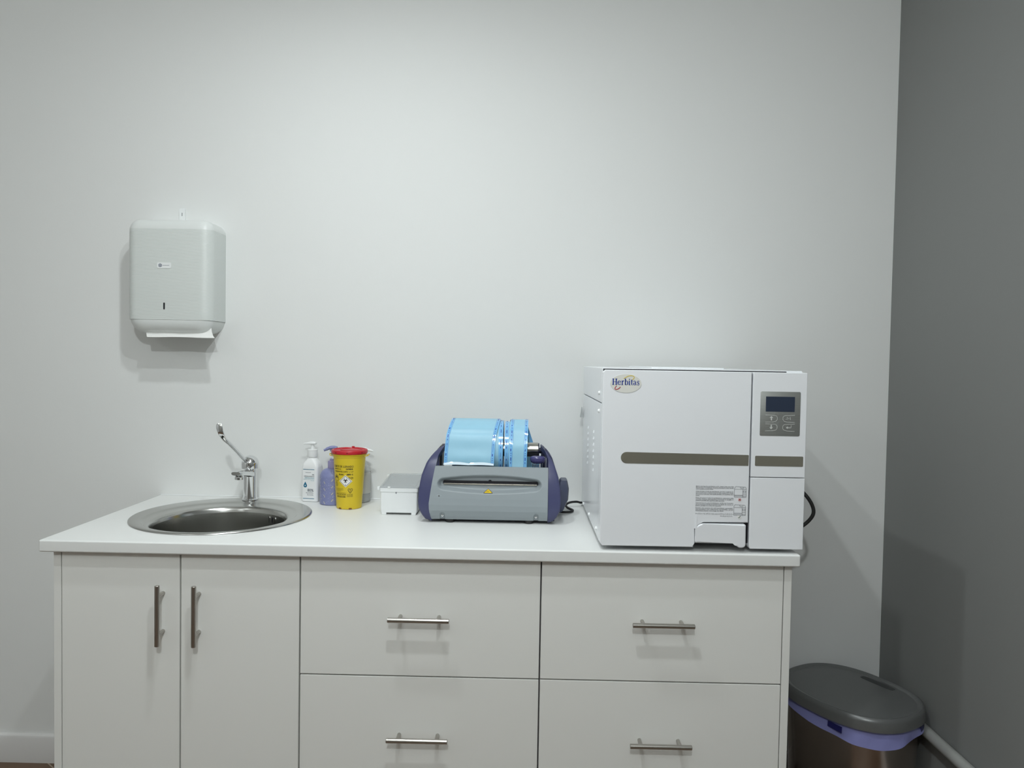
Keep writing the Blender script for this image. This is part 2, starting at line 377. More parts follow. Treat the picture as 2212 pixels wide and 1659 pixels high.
# ------------------------------------------------------------ tap
FX, FY = .328, .537; z0 = H+.0052
fa = thing('tap', 'chrome single lever tap with a long elbow lever, on the sink rim', 'tap', (FX, FY, z0))
obj('base_ring', lathe(FX, FY, [(.0243, z0), (.0243, z0+.0035), (.0225, z0+.0055), (.0208, z0+.006)]), CHROME, fa, wn=False)
obj('body', lathe(FX, FY, [(.0215, z0+.0058), (.0205, z0+.012), (.0203, z0+.08), (.0205, z0+.093), (.0195, z0+.0965), (.0165, z0+.0975), (.0165, z0+.102)]), CHROME, fa, wn=False)
cap_p = [(.0262, z0+.1010), (.0274, z0+.1022), (.0276, z0+.108)]+[(.0276*cos(R(a)), z0+.114+.0285*sin(R(a))) for a in range(0, 90, 8)]+[(.0008, z0+.1425)]
obj('cap', lathe(FX, FY, cap_p), CHROME, fa, wn=False)
def bar(secs, bm=None):
    """loft of rounded rectangles: (center, halfwidth x, halfheight, direction)"""
    rings = []
    for c, hw, hh, dr in secs:
        c = Vector(c); dr = Vector(dr).normalized(); a = Vector((1, 0, 0)); a = (a-dr*a.dot(dr)).normalized(); u = a.cross(dr).normalized()
        rings.append([c+a*hw*math.copysign(abs(cos(q))**.6, cos(q))+u*hh*math.copysign(abs(sin(q))**.6, sin(q)) for q in [2*pi*i/20 for i in range(20)]])
    return loft(bm or bmesh.new(), rings)
obj('spout', bar([((FX, .526, H+.0895), .0178, .0100, (0, -1, .1)), ((FX, .500, H+.0955), .0172, .0098, (0, -1, .16)), ((FX+.0005, .460, H+.1015), .0165, .0090, (0, -1, .14)),
                  ((FX+.001, .432, H+.1052), .0162, .0078, (0, -1, .1)), ((FX+.001, .418, H+.1070), .0148, .0062, (0, -1, .1)), ((FX+.001, .4145, H+.1075), .0130, .0045, (0, -1, .1))]), CHROME, fa, wn=False)
obj('aerator', lathe(FX+.003, .4380, [(.0130, H+.1050), (.0130, H+.0960), (.0120, H+.0945), (.0136, H+.0935), (.0136, H+.0870), (.0112, H+.0855)], 24), CHROME, fa, wn=False)
lv = [((.3215, .5125, 1.0360), .0062, .0062), ((.3200, .5050, 1.0420), .0058, .0060), ((.3165, .455, 1.0735), .0054, .0056), ((.3115, .400, 1.1065), .0054, .0052), ((.3085, .380, 1.1185), .0060, .0046),
      ((.3055, .3715, 1.1290), .0076, .0040), ((.3015, .3680, 1.1420), .0090, .0032), ((.2975, .3690, 1.1560), .0098, .0028), ((.2960, .3700, 1.1635), .0085, .0022), ((.2957, .3702, 1.1655), .0060, .0016)]
secs = []
for i, (c, hw, hh) in enumerate(lv):
    dr = Vector(lv[min(i+1, len(lv)-1)][0])-Vector(lv[max(i-1, 0)][0]); secs.append((c, hw, hh, dr))
obj('lever', bar(secs), CHROME, fa, wn=False, label='long chrome elbow lever with a flared tip')

# ------------------------------------------------------------ paper towel dispenser
x0, x1, zb, zt, dep = -.0520, .2150, 1.4320, 1.7900, .120
yf = D-dep
pd = thing('paper_towel_dispenser', 'white plastic paper towel dispenser mounted on the wall above the sink', 'dispenser', ((x0+x1)/2, D, zb))
def disp_shell(inset=0.):
    t = bmesh.new(); rings = []; rf = .034
    ys = [(0, 0)]+[(dep-rf+rf*sin(R(a)), rf*(1-cos(R(a)))) for a in range(0, 91, 10)]
    for dy, ins in ys:
        i2 = ins+inset
        o = rrect(x0+i2, x1-i2, zb+i2*1.15, zt-i2, 0, 10, (max(.004, .046-i2*.6), max(.004, .036-i2*.55), max(.004, .036-i2*.55), max(.004, .050-i2*.6)))
        rings.append([Vector((x, D-dy+(.0 if not inset else inset*.2), z)) for x, z in o])
    return loft(t, rings)
def clip(t, zc, below):
    g = t.verts[:]+t.edges[:]+t.faces[:]
    r = bmesh.ops.bisect_plane(t, geom=g, plane_co=(0, 0, zc), plane_no=(0, 0, 1), clear_outer=below, clear_inner=not below)
    ed = [e for e in r['geom_cut'] if isinstance(e, bmesh.types.BMEdge)]
    bmesh.ops.holes_fill(t, edges=ed); return t
ZS = 1.4755; ZB2 = 1.7570
t = clip(clip(disp_shell(), ZS, False), ZB2, True)
cov = obj('cover', t, RIB, pd, wn=False, sharp=40, label='ribbed white front cover')
obj('top_band', clip(disp_shell(-.0003), ZB2, False), PLW2, pd, wn=False, sharp=40, label='smooth white top of the cover')
obj('lower_body', clip(disp_shell(.0022), ZS-.0006, True), PLW2, pd, wn=False, sharp=40, label='smooth rounded lower part')
t = bmesh.new(); fl = front(0, yf-.0012, 0)
obj('emblem_plate', prism_xz(rrect(.0485, .0925, 1.6345, 1.6525, .004), yf-.0012, yf+.001, .0005), PLW, pd)
t = bmesh.new(); fn = front(0, yf-.0015, 0)
poly2(t, [(.0585+.0062*cos(R(a)), 1.6438+.0062*sin(R(a))) for a in range(30, 390, 60)], fn); stroke(t, [(.0655, 1.6438), (.0870, 1.6438)], .0010, fn)
obj('emblem_print', t, mat('grey_print', (.22, .24, .30), .5), pd, wn=False)
t = bmesh.new(); stroke(t, [(.0585+.0030*cos(R(a)), 1.6438+.0030*sin(R(a))) for a in range(0, 361, 30)], .0008, front(0, yf-.0018, 0)); obj('emblem_ring', t, PLW, pd, wn=False)
obj('key_slot', prism_xz([(.0705+.0026*cos(R(a)), (1.5260 if 0 <= a <= 180 else 1.5095)+.0026*sin(R(a))) for a in range(0, 360, 20)], yf-.0004, yf+.003), DARK, pd, wn=False)
t = prism_xz(rrect(.0650, .0840, 1.7800, 1.8430, .005), D-.006, D-.0005, .001); box(t, .0730, .0745, D-.0066, D-.005, 1.800, 1.826)
obj('hanging_tab', prism_xz(rrect(.0640, .0830, 1.7800, 1.8430, .005), D-.006, D-.0005, .001), PLW, pd)
obj('tab_slot', prism_xz(rrect(.0728, .0742, 1.8180, 1.8290, .0006), D-.0064, D-.0058), DARK, pd, wn=False)
# folded towel peeking out underneath
t = bmesh.new(); rows = []
for j, (zz, yy, a, c) in enumerate(((1.470, .535, .002, .200), (1.440, .525, .000, .208), (1.428, .516, .006, .216), (1.4235, .509, .010, .222), (1.4215, .507, .0125, .2255))):
    rows.append([Vector((a+(c-a)*i/16, yy+.0012*sin(i*.9), zz+.0008*sin(i*.5+j))) for i in range(17)])
r2 = [r+[p+Vector((0, .0011, 0)) for p in r[::-1]] for r in rows]
loft(t, r2); tag(obj('paper_towel', t, PAPER, wn=False), 'folded white paper towel hanging out of the dispenser slot', 'paper towel')

# ------------------------------------------------------------ hand gel bottle
gel = thing('pump_bottle', 'white pump bottle with teal and black print beside the sink', 'bottle', (.5180, .5700, H), rotz=R(-10))
hw, hd = .0282, .0230
def rr_ring(hw, hd, r, z, n=6): return [Vector((x, y, z)) for x, y in rrect(-hw, hw, -hd, hd, r, n)]
rg = [rr_ring(hw-.004, hd-.004, .006, 0), rr_ring(hw-.0008, hd-.0008, .008, .0015), rr_ring(hw, hd, .009, .005), rr_ring(hw, hd, .009, .108), rr_ring(hw-.001, hd-.0008, .010, .116), rr_ring(hw-.005, hd-.003, .012, .126),
      rr_ring(hw-.011, hd-.006, .012, .1335), rr_ring(.0150, .0150, .0145, .1375), rr_ring(.0135, .0135, .0134, .139), rr_ring(.0130, .0130, .0129, .1425)]
obj('bottle', loft(bmesh.new(), rg), BTLW, gel, wn=False, raw=True)
def pump(parent, m, zc, cap_r, cap_h, stem_h, dirv, L, cx=0, cy=0, m2=None, raw=True):
    obj('collar', lathe(cx, cy, [(cap_r*.98, zc), (cap_r, zc+.001), (cap_r, zc+cap_h-.003), (cap_r*1.04, zc+cap_h-.0028), (cap_r*1.03, zc+cap_h), (cap_r*.5, zc+cap_h+.0012)], 36), m, parent, wn=False, raw=raw)
    obj('stem', lathe(cx, cy, [(cap_r*.36, zc+cap_h), (cap_r*.36, zc+cap_h+stem_h)], 20), m2 or m, parent, wn=False, raw=raw)
    z = zc+cap_h+stem_h+.0025; d = Vector((*dirv, 0)).normalized(); s = Vector((-d.y, d.x, 0)); c = Vector((cx, cy, z)); rings = []
    for k, hw_, hh in ((-.013, .003, .0012), (-.011, .0085, .004), (-.002, .0105, .0055), (.008, .0080, .0050), (L*.6, .0045, .0028), (L*.92, .0034, .0020), (L, .0022, .0012)):
        cc = c+d*k+Vector((0, 0, .0012 if k < .01 else .001-.10*(k-.01))); rings.append([cc+s*hw_*cos(q)+Vector((0, 0, hh*sin(q))) for q in [2*pi*i/16 for i in range(16)]])
    obj('nozzle', loft(bmesh.new(), rings), m, parent, wn=False, raw=raw)
pump(gel, BTLW, .1425, .0158, .0235, .0165, (-1, -.15), .030)
yl = -hd-.0003
def gfn(x, z): return lambda a, c: Vector((x+a, yl, z+c))
for z in (.1035, .0098): obj('label_stripe', B(-.0205, .0175, yl-.0002, yl+.0002, z, z+.0016), BLUEP, gel, wn=False, raw=True)
t = bmesh.new(); text(t, 'interapothek', .0036, gfn(-.0125, .0935)); text(t, 'GEL', .0044, gfn(.0175, .0862), 'RIGHT', .0001); text(t, 'HIDROALCOHÓLICO', .0042, gfn(.0175, .0808), 'RIGHT', .0001, .0345)
text(t, '80%', .0125, gfn(.0155, .0335), 'RIGHT', .00012); text(t, 'ALCOHOL', .0055, gfn(.0155, .0272), 'RIGHT'); text(t, 'ÁLCOOL', .0055, gfn(.0155, .0208), 'RIGHT')
obj('label_text', t, mat('dark_label_ink', (.03, .05, .08), .5), gel, wn=False, raw=True)
t = bmesh.new(); text(t, 'HIDROALCOÓLICO', .0042, gfn(.0175, .0755), 'RIGHT', .0001, .0320)
text(t, 'DESINFECCIÓN DE MANOS', .0030, gfn(.0175, .0712), 'RIGHT'); text(t, 'PIEL SANA', .0026, gfn(.0175, .0678), 'RIGHT')
obj('label_subtitle', t, TEALP, gel, wn=False, raw=True)
t = bmesh.new(); dp = [(-.0130+.0060*cos(R(a))*1., .0520+.0060*sin(R(a))) for a in range(-215, 36, 15)]+[(-.0130, .0650)]
poly2(t, dp, gfn(0, 0)); obj('drop_symbol', t, BLUEP, gel, wn=False, raw=True)
t = bmesh.new(); yl2 = yl-.0004
poly2(t, [(-.0130+r*cos(R(a)), .0525+r*sin(R(a))) for a, r in zip(range(0, 360, 45), [.0034, .0012]*4)], lambda a, c: Vector((a, yl2, c))); obj('star_symbol', t, WPRINT, gel, wn=False, raw=True)

# ------------------------------------------------------------ lilac soap bottle
PX, PY = .5950, .5300
pu = thing('pump_bottle', 'lilac pump bottle with small yellow and white dashes, half behind the yellow container', 'bottle', (PX, PY, H))
prf = [(.036, H), (.0395, H+.002), (.0405, H+.006)]+[(.0405, H+.085)]+[(.0155+.025*cos(R(a)), H+.085+.028*sin(R(a))) for a in (15, 30, 45, 60, 75, 88)]+[(.0150, H+.1145)]
obj('bottle', lathe(PX, PY, prf, 56), LILAC, pu, wn=False)
obj('collar', lathe(PX, PY, [(.0165, H+.1135), (.0165, H+.1335), (.0155, H+.136), (.0105, H+.1375), (.0105, H+.1425), (.0085, H+.1435)], 32), LILAC2, pu, wn=False)
obj('stem', lathe(PX, PY, [(.004, H+.1435), (.004, H+.157)], 16), WPRINT, pu, wn=False)
obj('stem_sleeve', lathe(PX, PY, [(.0068, H+.153), (.0068, H+.166), (.0105, H+.1665), (.0105, H+.1725)], 20), mat('grey_collar', (.28, .29, .33), .4), pu, wn=False)
t = tube(smooth_pts([(PX+.012, PY, H+.1765), (PX, PY, H+.178), (PX-.012, PY-.003, H+.1765), (PX-.022, PY-.006, H+.1720), (PX-.028, PY-.008, H+.1695)], 4), [.0055]*2+[.006]*6+[.0050]*4+[.0038]*5, 14)
obj('nozzle', t, LILAC, pu, wn=False)
def cyl(cx, cy, r): return lambda s, z: Vector((cx+r*cos(s/r-pi/2), cy+r*sin(s/r-pi/2), z))
ty, tw = bmesh.new(), bmesh.new(); fn = cyl(PX, PY, .0408); rnd = random.Random(3)
def surf_dash(bm, s, z, L, wd, ang, pts=None):
    c_, s_ = cos(ang), sin(ang); P = pts or [(-L/2, 0), (L/2, 0)]
    stroke(bm, [(s+p[0]*c_-p[1]*s_, z+p[0]*s_+p[1]*c_) for p in P], wd, fn)
for zz in (.013, .034, .055, .076):
    for s, an in ((-.0435, .7), (-.018, -1.0), (.008, .9), (.036, -.8)):
        surf_dash(ty, s, H+zz+(.004 if an > 0 else -.004), .007, .0014, an, [(-.0045, .0006), (-.001, -.0006), (.001, .0006), (.0045, -.0006)])
for k in range(150): surf_dash(tw, rnd.uniform(-.06, .06), H+rnd.uniform(.004, .088), .0022, .0006, rnd.uniform(0, pi))
obj('yellow_dashes', ty, mat('pale_yellow_print', (.80, .72, .40), .5), pu, wn=False); obj('white_dashes', tw, mat('pale_print', (.62, .62, .82), .5), pu, wn=False)

# ------------------------------------------------------------ yellow sharps container
YX, YY = .6600, .4745; HT = .171
sc = thing('sharps_container', 'yellow tapered sharps container with a red lid and biohazard diamond', 'container', (YX, YY, H))
def yr(z): return lerp(.0385, .0495, (z-H)/HT)
t = lathe(YX, YY, [(.036, H+.0005), (.0378, H+.001), (.0385, H+.004), (yr(H+.158), H+.158), (.0500, H+.1595), (.0500, H+.164), (.0525, H+.1655), (.0525, H+.168), (.0505, H+.170)], 64)
ybody = obj('tub', t, YEL, sc, wn=False)
for a in (-122, -72):
    t = box(bmesh.new(), -.0045, .0045, -.0004, .0015, 0, .0042, M=Matrix.Translation((YX+.0386*cos(R(a)), YY+.0386*sin(R(a)), H+.0008))@Matrix.Rotation(R(a+90), 4, 'Z'))
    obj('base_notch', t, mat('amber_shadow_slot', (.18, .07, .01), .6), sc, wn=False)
t = lathe(YX, YY, [(.0525, H+.169), (.0545, H+.1698), (.0550, H+.172), (.0550, H+.178), (.0535, H+.1805), (.0490, H+.1815), (.0480, H+.1795), (.0470, H+.1785), (.0300, H+.1780), (.0080, H+.1780)], 64)
lid = obj('lid', t, RED, sc, wn=False)
t = lathe(YX+.006, YY-.004, [(.0335, H+.1780), (.0330, H+.1815), (.0310, H+.1820), (.0300, H+.1800), (.0040, H+.1800)], 48)
obj('flap', t, RED, lid, wn=False)
t = bmesh.new(); box(t, YX-.004, YX+.004, YY+.046, YY+.053, H+.180, H+.1845, bev=.001); obj('tab', t, RED, lid)
for a in (-125, -85, -35):
    t = box(bmesh.new(), -.0024, .0024, -.0006, .001, 0, .0022, M=Matrix.Translation((YX+.0551*cos(R(a)), YY+.0551*sin(R(a)), H+.1735))@Matrix.Rotation(R(a+90), 4, 'Z'))
    obj('lid_notch', t, mat('dark_red_slot', (.18, .005, .01), .6), lid, wn=False)
for sx in (-1, 1):
    pts = smooth_pts([(YX+sx*.050, YY-.016, H+.162), (YX+sx*.0575, YY-.012, H+.163), (YX+sx*.0610, YY, H+.167), (YX+sx*.0575, YY+.012, H+.163), (YX+sx*.050, YY+.016, H+.162)], 5)
    obj('handle', tube(pts, .0013, 10), YEL, sc, wn=False)
def cone(cs, off=.0003):   # s: arc length from straight-front, z absolute
    def f(s, z):
        r = yr(z)+off; a = cs+s/.044-pi/2; return Vector((YX+r*cos(a), YY+r*sin(a), z))
    return f
fc = cone(R(0)); t = bmesh.new()
def ct_(s, size, x, z, al='LEFT', bold=0., wdt=None, f=fc): text(t, s, size, lambda a, c: f(x+a, z+c), al, bold, wdt)
ct_('CORTE DE LLENADO', .0085, -.0430, H+.1300, 'LEFT', .00015, .064)
ct_('DISPOSITIVO DE', .0042, -.0410, H+.1235, 'LEFT', .0001, .026); ct_('CONTENEDOR', .0050, .0000, H+.1235, 'LEFT', .0003, .020)
ct_('PUNZANTES DISPO 1,1 LT', .0060, -.0400, H+.1150, 'LEFT', .0001, .061)
ct_('PELIGRO', .0052, -.0230, H+.1065, 'LEFT', .0002, .016); ct_('DISPO 1L', .0060, .0020, H+.1065, 'LEFT', .0003, .019)
ct_('UN 3291', .0085, .0060, H+.0950, 'LEFT', .0001, .015)
ct_('2', .0090, -.0345, H+.0745, 'CENTER', .0002)
for k in range(3): ct_('RESIDUOS BIOSANITARIOS', .0026, -.0390, H+.0635-.0035*k, 'LEFT', .0, .030 if k < 2 else .022)
for k in range(2): ct_('ELIMINAR SEGÚN NORMA', .0028, -.0360, H+.0405-.0030*k, 'LEFT', .0001, .034)
for k in range(3): ct_('BS EN ISO 23907', .0026, .0030, H+.0465-.0033*k, 'LEFT', .00005, .018)
# small pictograms: octagon, circle, heart, square icons
stroke(t, [(-.0335+.0085*cos(R(a)), H+.0960+.0105*sin(R(a))) for a in range(30, 391, 60)], .0012, fc)
poly2(t, [(-.0405, H+.0965), (-.0265, H+.0965), (-.0335, H+.1045)], fc)
stroke(t, [(-.0345+.0055*cos(R(a)), H+.0775+.0062*sin(R(a))) for a in range(0, 361, 24)], .0008, fc)
hrt = [(.0130, H+.0510), (.0060, H+.0605), (.0068, H+.0645), (.0100, H+.0652), (.0130, H+.0628), (.0160, H+.0652), (.0192, H+.0645), (.0200, H+.0605), (.0130, H+.0510)]
stroke(t, hrt, .0015, fc); stroke(t, [(.0115, H+.0625), (.0130, H+.0560), (.0160, H+.0610)], .0012, fc)
for k, x in enumerate((-.0350, -.0270, -.0190, -.0110, -.0035)):
    stroke(t, [(x-.003, H+.0455), (x+.003, H+.0455), (x+.003, H+.0520), (x-.003, H+.0520), (x-.003, H+.0455)], .0006, fc); poly2(t, [(x-.0015, H+.0465), (x+.0015, H+.0465), (x, H+.0500)], fc)
obj('printed_text', t, INKSOFT, sc, wn=False)
DZ = H+.0880; dh = .0185; dx0 = -.0015
t = bmesh.new(); f1 = cone(0, .0005); N = 8    # white diamond, subdivided to follow the curve
for i in range(-N, N):
    for s in (1,):
        a, c = i/N, (i+1)/N; ha, hc = (1-abs(a))*dh, (1-abs(c))*dh
        P = [f1(dx0+a*dh*1.1, DZ+ha), f1(dx0+c*dh*1.1, DZ+hc), f1(dx0+c*dh*1.1, DZ-hc), f1(dx0+a*dh*1.1, DZ-ha)]
        t.faces.new([t.verts.new(p) for p in P])
obj('hazard_diamond', t, WPRINT, sc, wn=False, label='white diamond sticker')
t = bmesh.new(); f2 = cone(0, .0008); k = .84
def seg(a, c, n=6): return [(a[0]+(c[0]-a[0])*i/n, a[1]+(c[1]-a[1])*i/n) for i in range(n+1)]
cs = [(dx0-dh*1.1*k, DZ), (dx0, DZ+dh*k), (dx0+dh*1.1*k, DZ), (dx0, DZ-dh*k), (dx0-dh*1.1*k, DZ)]
for i in range(4): stroke(t, seg(cs[i], cs[i+1]), .0011, f2)
bz = DZ+.0020      # biohazard trefoil: three open rings and a centre ring
for an in (90, 210, 330):
    ox, oz = dx0+.0036*cos(R(an)), bz+.0036*sin(R(an))
    stroke(t, [(ox+.0040*cos(R(an+b_)), oz+.0040*sin(R(an+b_))) for b_ in range(32, 329, 22)], [.0005+.0016*abs(sin(R(b_/2))) for b_ in range(32, 329, 22)], f2)
stroke(t, [(dx0+.0028*cos(R(a)), bz+.0028*sin(R(a))) for a in range(0, 361, 30)], .0006, f2)
text(t, '6', .0055, lambda a, c: f2(dx0+a, DZ-.0125+c), 'CENTER', .0001)
obj('hazard_symbol', t, INK, sc, wn=False, label='black biohazard symbol')

# ------------------------------------------------------------ clear bottle behind it
KX, KY = .6720, .5730
kb = thing('spray_bottle', 'clear empty-looking bottle with a pale label, behind the yellow container', 'bottle', (KX, KY, H))
obj('bottle', lathe(KX, KY, [(.030, H), (.0335, H+.002), (.0345, H+.006), (.0345, H+.100), (.0330, H+.108), (.0260, H+.118), (.0165, H+.126), (.0135, H+.134), (.0130, H+.142)], 40), CLEARB, kb, wn=False)
obj('liquid', lathe(KX, KY, [(.0300, H+.0015), (.0325, H+.004), (.0330, H+.027)], 40), LIQ, kb, wn=False)
obj('wrap_label', lathe(KX, KY, [(.0347, H+.030), (.0347, H+.097)], 40, False, False), clear('pale_label', (.60, .60, .57), .6, .75), kb, wn=False)
obj('collar', lathe(KX, KY, [(.0140, H+.140), (.0140, H+.156), (.0120, H+.158)], 24), PLW, kb, wn=False)
obj('stem', lathe(KX, KY, [(.0045, H+.157), (.0045, H+.166)], 16), PLW, kb, wn=False)
obj('nozzle', tube([(KX-.010, KY, H+.170), (KX+.014, KY, H+.1695), (KX+.036, KY-.001, H+.1650), (KX+.041, KY-.001, H+.1635)], [.005, .0055, .0036, .0024], 12), PLW, kb, wn=False)

# ------------------------------------------------------------ instrument box
bx0, bx1, by0, by1 = .7735, .8875, .3715, .5580
ib = thing('storage_box', 'small white plastic box with a clear lid beside the sealing machine', 'box', ((bx0+bx1)/2, (by0+by1)/2, H))
zf, zr = H+.0815, H+.0935
def bring(i, zo, zf_=None):
    out = []
    for x, y in rrect(bx0+i, bx1-i, by0+i, by1-i, max(.002, .006-i*.3), 4):
        out.append(Vector((x, y, (H+zo) if zf_ is None else zf_+(zr-zf)*(y-by0)/(by1-by0))))
    return out
t = loft(bmesh.new(), [bring(.005, .006), bring(.003, .008), bring(.0025, .012), bring(.0018, 0, zf-.013), bring(.0, 0, zf-.0125), bring(.0, 0, zf-.0008), bring(.0022, 0, zf-.0008), bring(.0040, 0, zf-.012), bring(.006, .012)])
obj('tub', t, PLW, ib, wn=False, sharp=30)
for ax in (bx0+.006, bx1-.020):
    for ay in (by0+.003, by1-.016): obj('foot', B(ax, ax+.014, ay, ay+.012, H, H+.0085, bev=.0015), PLW, ib)
t = loft(bmesh.new(), [bring(-.0006, 0, zf-.0006), bring(-.0006, 0, zf+.0014), bring(.003, 0, zf+.0030), bring(.008, 0, zf+.0030), bring(.010, 0, zf+.0016), bring(.030, 0, zf+.0016)])
lid = obj('lid', t, CLEARL, ib, wn=False, sharp=30, label='clear smoky lid')
t = bmesh.new(); box(t, bx0+.024, bx0+.032, by0-.0015, by0+.004, zf-.001, zf+.003, bev=.0008); obj('latch', t, PLW, lid)
for y in (by0+.006, by1-.020):
    zz = zf+(zr-zf)*(y-by0)/(by1-by0); obj('hinge_lug', B(bx0-.0085, bx0-.0004, y, y+.010, zz-.009, zz+.001, bev=.0015), PLW, ib)
obj('lock_mark', prism_xz([(.8225+.0022*cos(R(a)), .9695+.0030*sin(R(a))) for a in range(0, 360, 30)], by0+.0012, by0+.003), mat('grey_mark', (.25, .26, .28), .4), ib, wn=False)

# ------------------------------------------------------------ pouch sealing machine
se = thing('sealing_machine', 'grey and purple pouch sealing machine holding two blue rolls', 'sealing machine', (1.10, .39, H))
def interp(tab, z):
    if z <= tab[0][0]: return tab[0][1]
    for (a, va), (b_, vb) in zip(tab, tab[1:]):
        if z <= b_: return va+(vb-va)*(z-a)/(b_-a)
    return tab[-1][1]
PXI = [(.9100, .9400), (.9200, .9355), (.9450, .9325), (.9600, .9320), (.9900, .9355), (1.0250, .9405), (1.0640, .9470)]
PYF = [(.9100, .2860), (.9230, .2780), (.9400, .2710), (.9560, .2690), (.9750, .2710), (1.0100, .2770), (1.0640, .2900)]
def sst(a, b_, x): k = max(0, min(1, (x-a)/(b_-a))); return k*k*(3-2*k)
XC = 1.102
def rec_d(x, z):
    u = (x-XC)/.149; zt = 1.0415-.0115*u*u; zb_ = .9885+.0110*u*u; zc = (zt+zb_)/2; hh = (zt-zb_)/2
    px = max(abs(x-XC)-(.149-.0165), 0); return math.hypot(px, (z-zc)*(1 if px == 0 else .0165/hh*1.)) - (hh if px == 0 else .0165)
NX, NZ = 220, 90; t = bmesh.new(); G = []
zlo, zhi = .9135, 1.0635
for j in range(NZ+1):
    z = zlo+(zhi-zlo)*j/NZ; xl_ = interp(PXI, z); xr_ = 1.2675; row = []
    for i in range(NX+1):
        x = xl_+(xr_-xl_)*i/NX; u = (x-XC)/.17
        dd = rec_d(x, z); y = interp(PYF, z)+.0175*sst(0, -.0110, dd)
        zz = z + (.0030*(1-u*u) if j == NZ else 0)*0
        for sx_ in (.9700, 1.2350):     # screw pockets
            q = max(abs(x-sx_)-.0, 0); pz = z-.9270
            r_ = math.hypot(x-sx_, max(pz, 0)); y += .005*sst(.0072, .0055, r_)
        row.append(t.verts.new((x, y, zz)))
    G.append(row)
for j in range(NZ):
    for i in range(NX): t.faces.new((G[j][i], G[j][i+1], G[j+1][i+1], G[j+1][i]))
top_ = [t.verts.new((v.co.x, v.co.y+.0165, v.co.z-.001)) for v in G[-1]]; bot_ = [t.verts.new((v.co.x, v.co.y+.0165, v.co.z)) for v in G[0]]
for i in range(NX):
    t.faces.new((G[-1][i], G[-1][i+1], top_[i+1], top_[i])); t.faces.new((G[0][i+1], G[0][i], bot_[i], bot_[i+1]))
for k, rv in ((0, 1), (NX, -1)):
    col = [G[j][k] for j in range(NZ+1)]; bk = [bot_[k]]+[t.verts.new((G[j][k].co.x, G[j][k].co.y+.0165, G[j][k].co.z)) for j in range(1, NZ)]+[top_[k]]
    for j in range(NZ): t.faces.new((col[j], col[j+1], bk[j+1], bk[j]))
obj('front_panel', t, GREYP, se, wn=False, sharp=50, label='grey plastic front panel')
# slot with its metal sealing bar
ysl = .2938
t = bmesh.new(); poly = rrect(.9690, 1.2400, 1.0120, 1.0225, .0045)
mid = [p for p in poly]
obj('slot', prism_xz(poly, ysl-.0006, ysl+.004), DARK, se, wn=False)
t = prism_xz([(XC+.001+.0048*cos(R(a)), 1.0220+.0040*sin(R(a))) for a in range(0, 181, 15)], ysl-.0007, ysl+.003); obj('slot_notch', t, DARK, se, wn=False)
obj('sealing_bar', B(.9715, 1.2365, ysl-.0040, ysl+.002, 1.0122, 1.0148, bev=.0004), mat('pale_metal', (.85, .82, .72), .25, 1.), se)
# warning triangle, indicator, screws
yt_ = interp(PYF, .995)+.0085
t = prism_xz([(1.0858, .9908), (1.1112, .9908), (1.0985, 1.0005)], .2712, .2760)
def on_panel(x, z, off=.0004):
    dd = rec_d(x, z); return Vector((x, interp(PYF, z)+.0175*sst(0, -.0110, dd)-off, z))
t.free(); t = bmesh.new(); tri = [(1.0858, .9912), (1.1112, .9912), (1.0985, 1.0008)]
def tri_mesh(bm, T, off, n=10):
    A, B_, C_ = [Vector((*p, 0)) for p in T]; vs = {}
    for i in range(n+1):
        for j in range(n+1-i):
            p = A+(B_-A)*(i/n)+(C_-A)*(j/n); vs[i, j] = bm.verts.new(on_panel(p.x, p.y, off))
    for i in range(n):
        for j in range(n-i):
            bm.faces.new((vs[i, j], vs[i+1, j], vs[i, j+1]))
            if j < n-i-1: bm.faces.new((vs[i+1, j], vs[i+1, j+1], vs[i, j+1]))
tri_mesh(t, tri, .0005); obj('warning_triangle', t, mat('warning_yellow', (.82, .58, .03), .4), se, wn=False, label='small yellow warning triangle')
t = bmesh.new(); fp = lambda a, c: on_panel(a, c, .0009)
for i in range(3): stroke(t, seg(tri[i], tri[(i+1) % 3], 8), .0009, fp)
for k in range(3): stroke(t, [(1.0945+.0026*k, .9933), (1.0955+.0026*k, .9942), (1.0945+.0026*k, .9951), (1.0955+.0026*k, .9960)], .0006, fp)
obj('warning_symbol', t, INK, se, wn=False)
yi = interp(PYF, .9815)
obj('indicator', prism_xz([(.9595+.0075*cos(R(a)), .9815+.0036*sin(R(a))) for a in range(0, 360, 20)], yi-.0004, yi+.003, .0003), mat('indicator_grey', (.33, .37, .39), .4), se, wn=False)
obj('indicator_light', prism_xz([(.9605+.0022*cos(R(a)), .9815+.0022*sin(R(a))) for a in range(0, 360, 30)], yi-.0010, yi+.002, .0003), mat('indicator_lens', (.12, .12, .12), .2), se, wn=False)
for sx_ in (.9700, 1.2350):
    ys = interp(PYF, .925)+.0050
    s_ = obj('screw', prism_xz([(sx_+.0034*cos(R(a)), .9245+.0034*sin(R(a))) for a in range(0, 360, 24)], ys-.0022, ys+.002, .0006), CHROME, se, wn=False)
    obj('screw_recess', prism_xz([(sx_+.0011*cos(R(a)), .9245+.0011*sin(R(a))) for a in range(0, 360, 60)], ys-.0026, ys-.001), DARK, s_, wn=False)
# body block behind the panel
t = bmesh.new(); box(t, .9480, 1.2660, .306, .478, H+.012, 1.008, bev=.006)
obj('body', t, NAVYD, se)
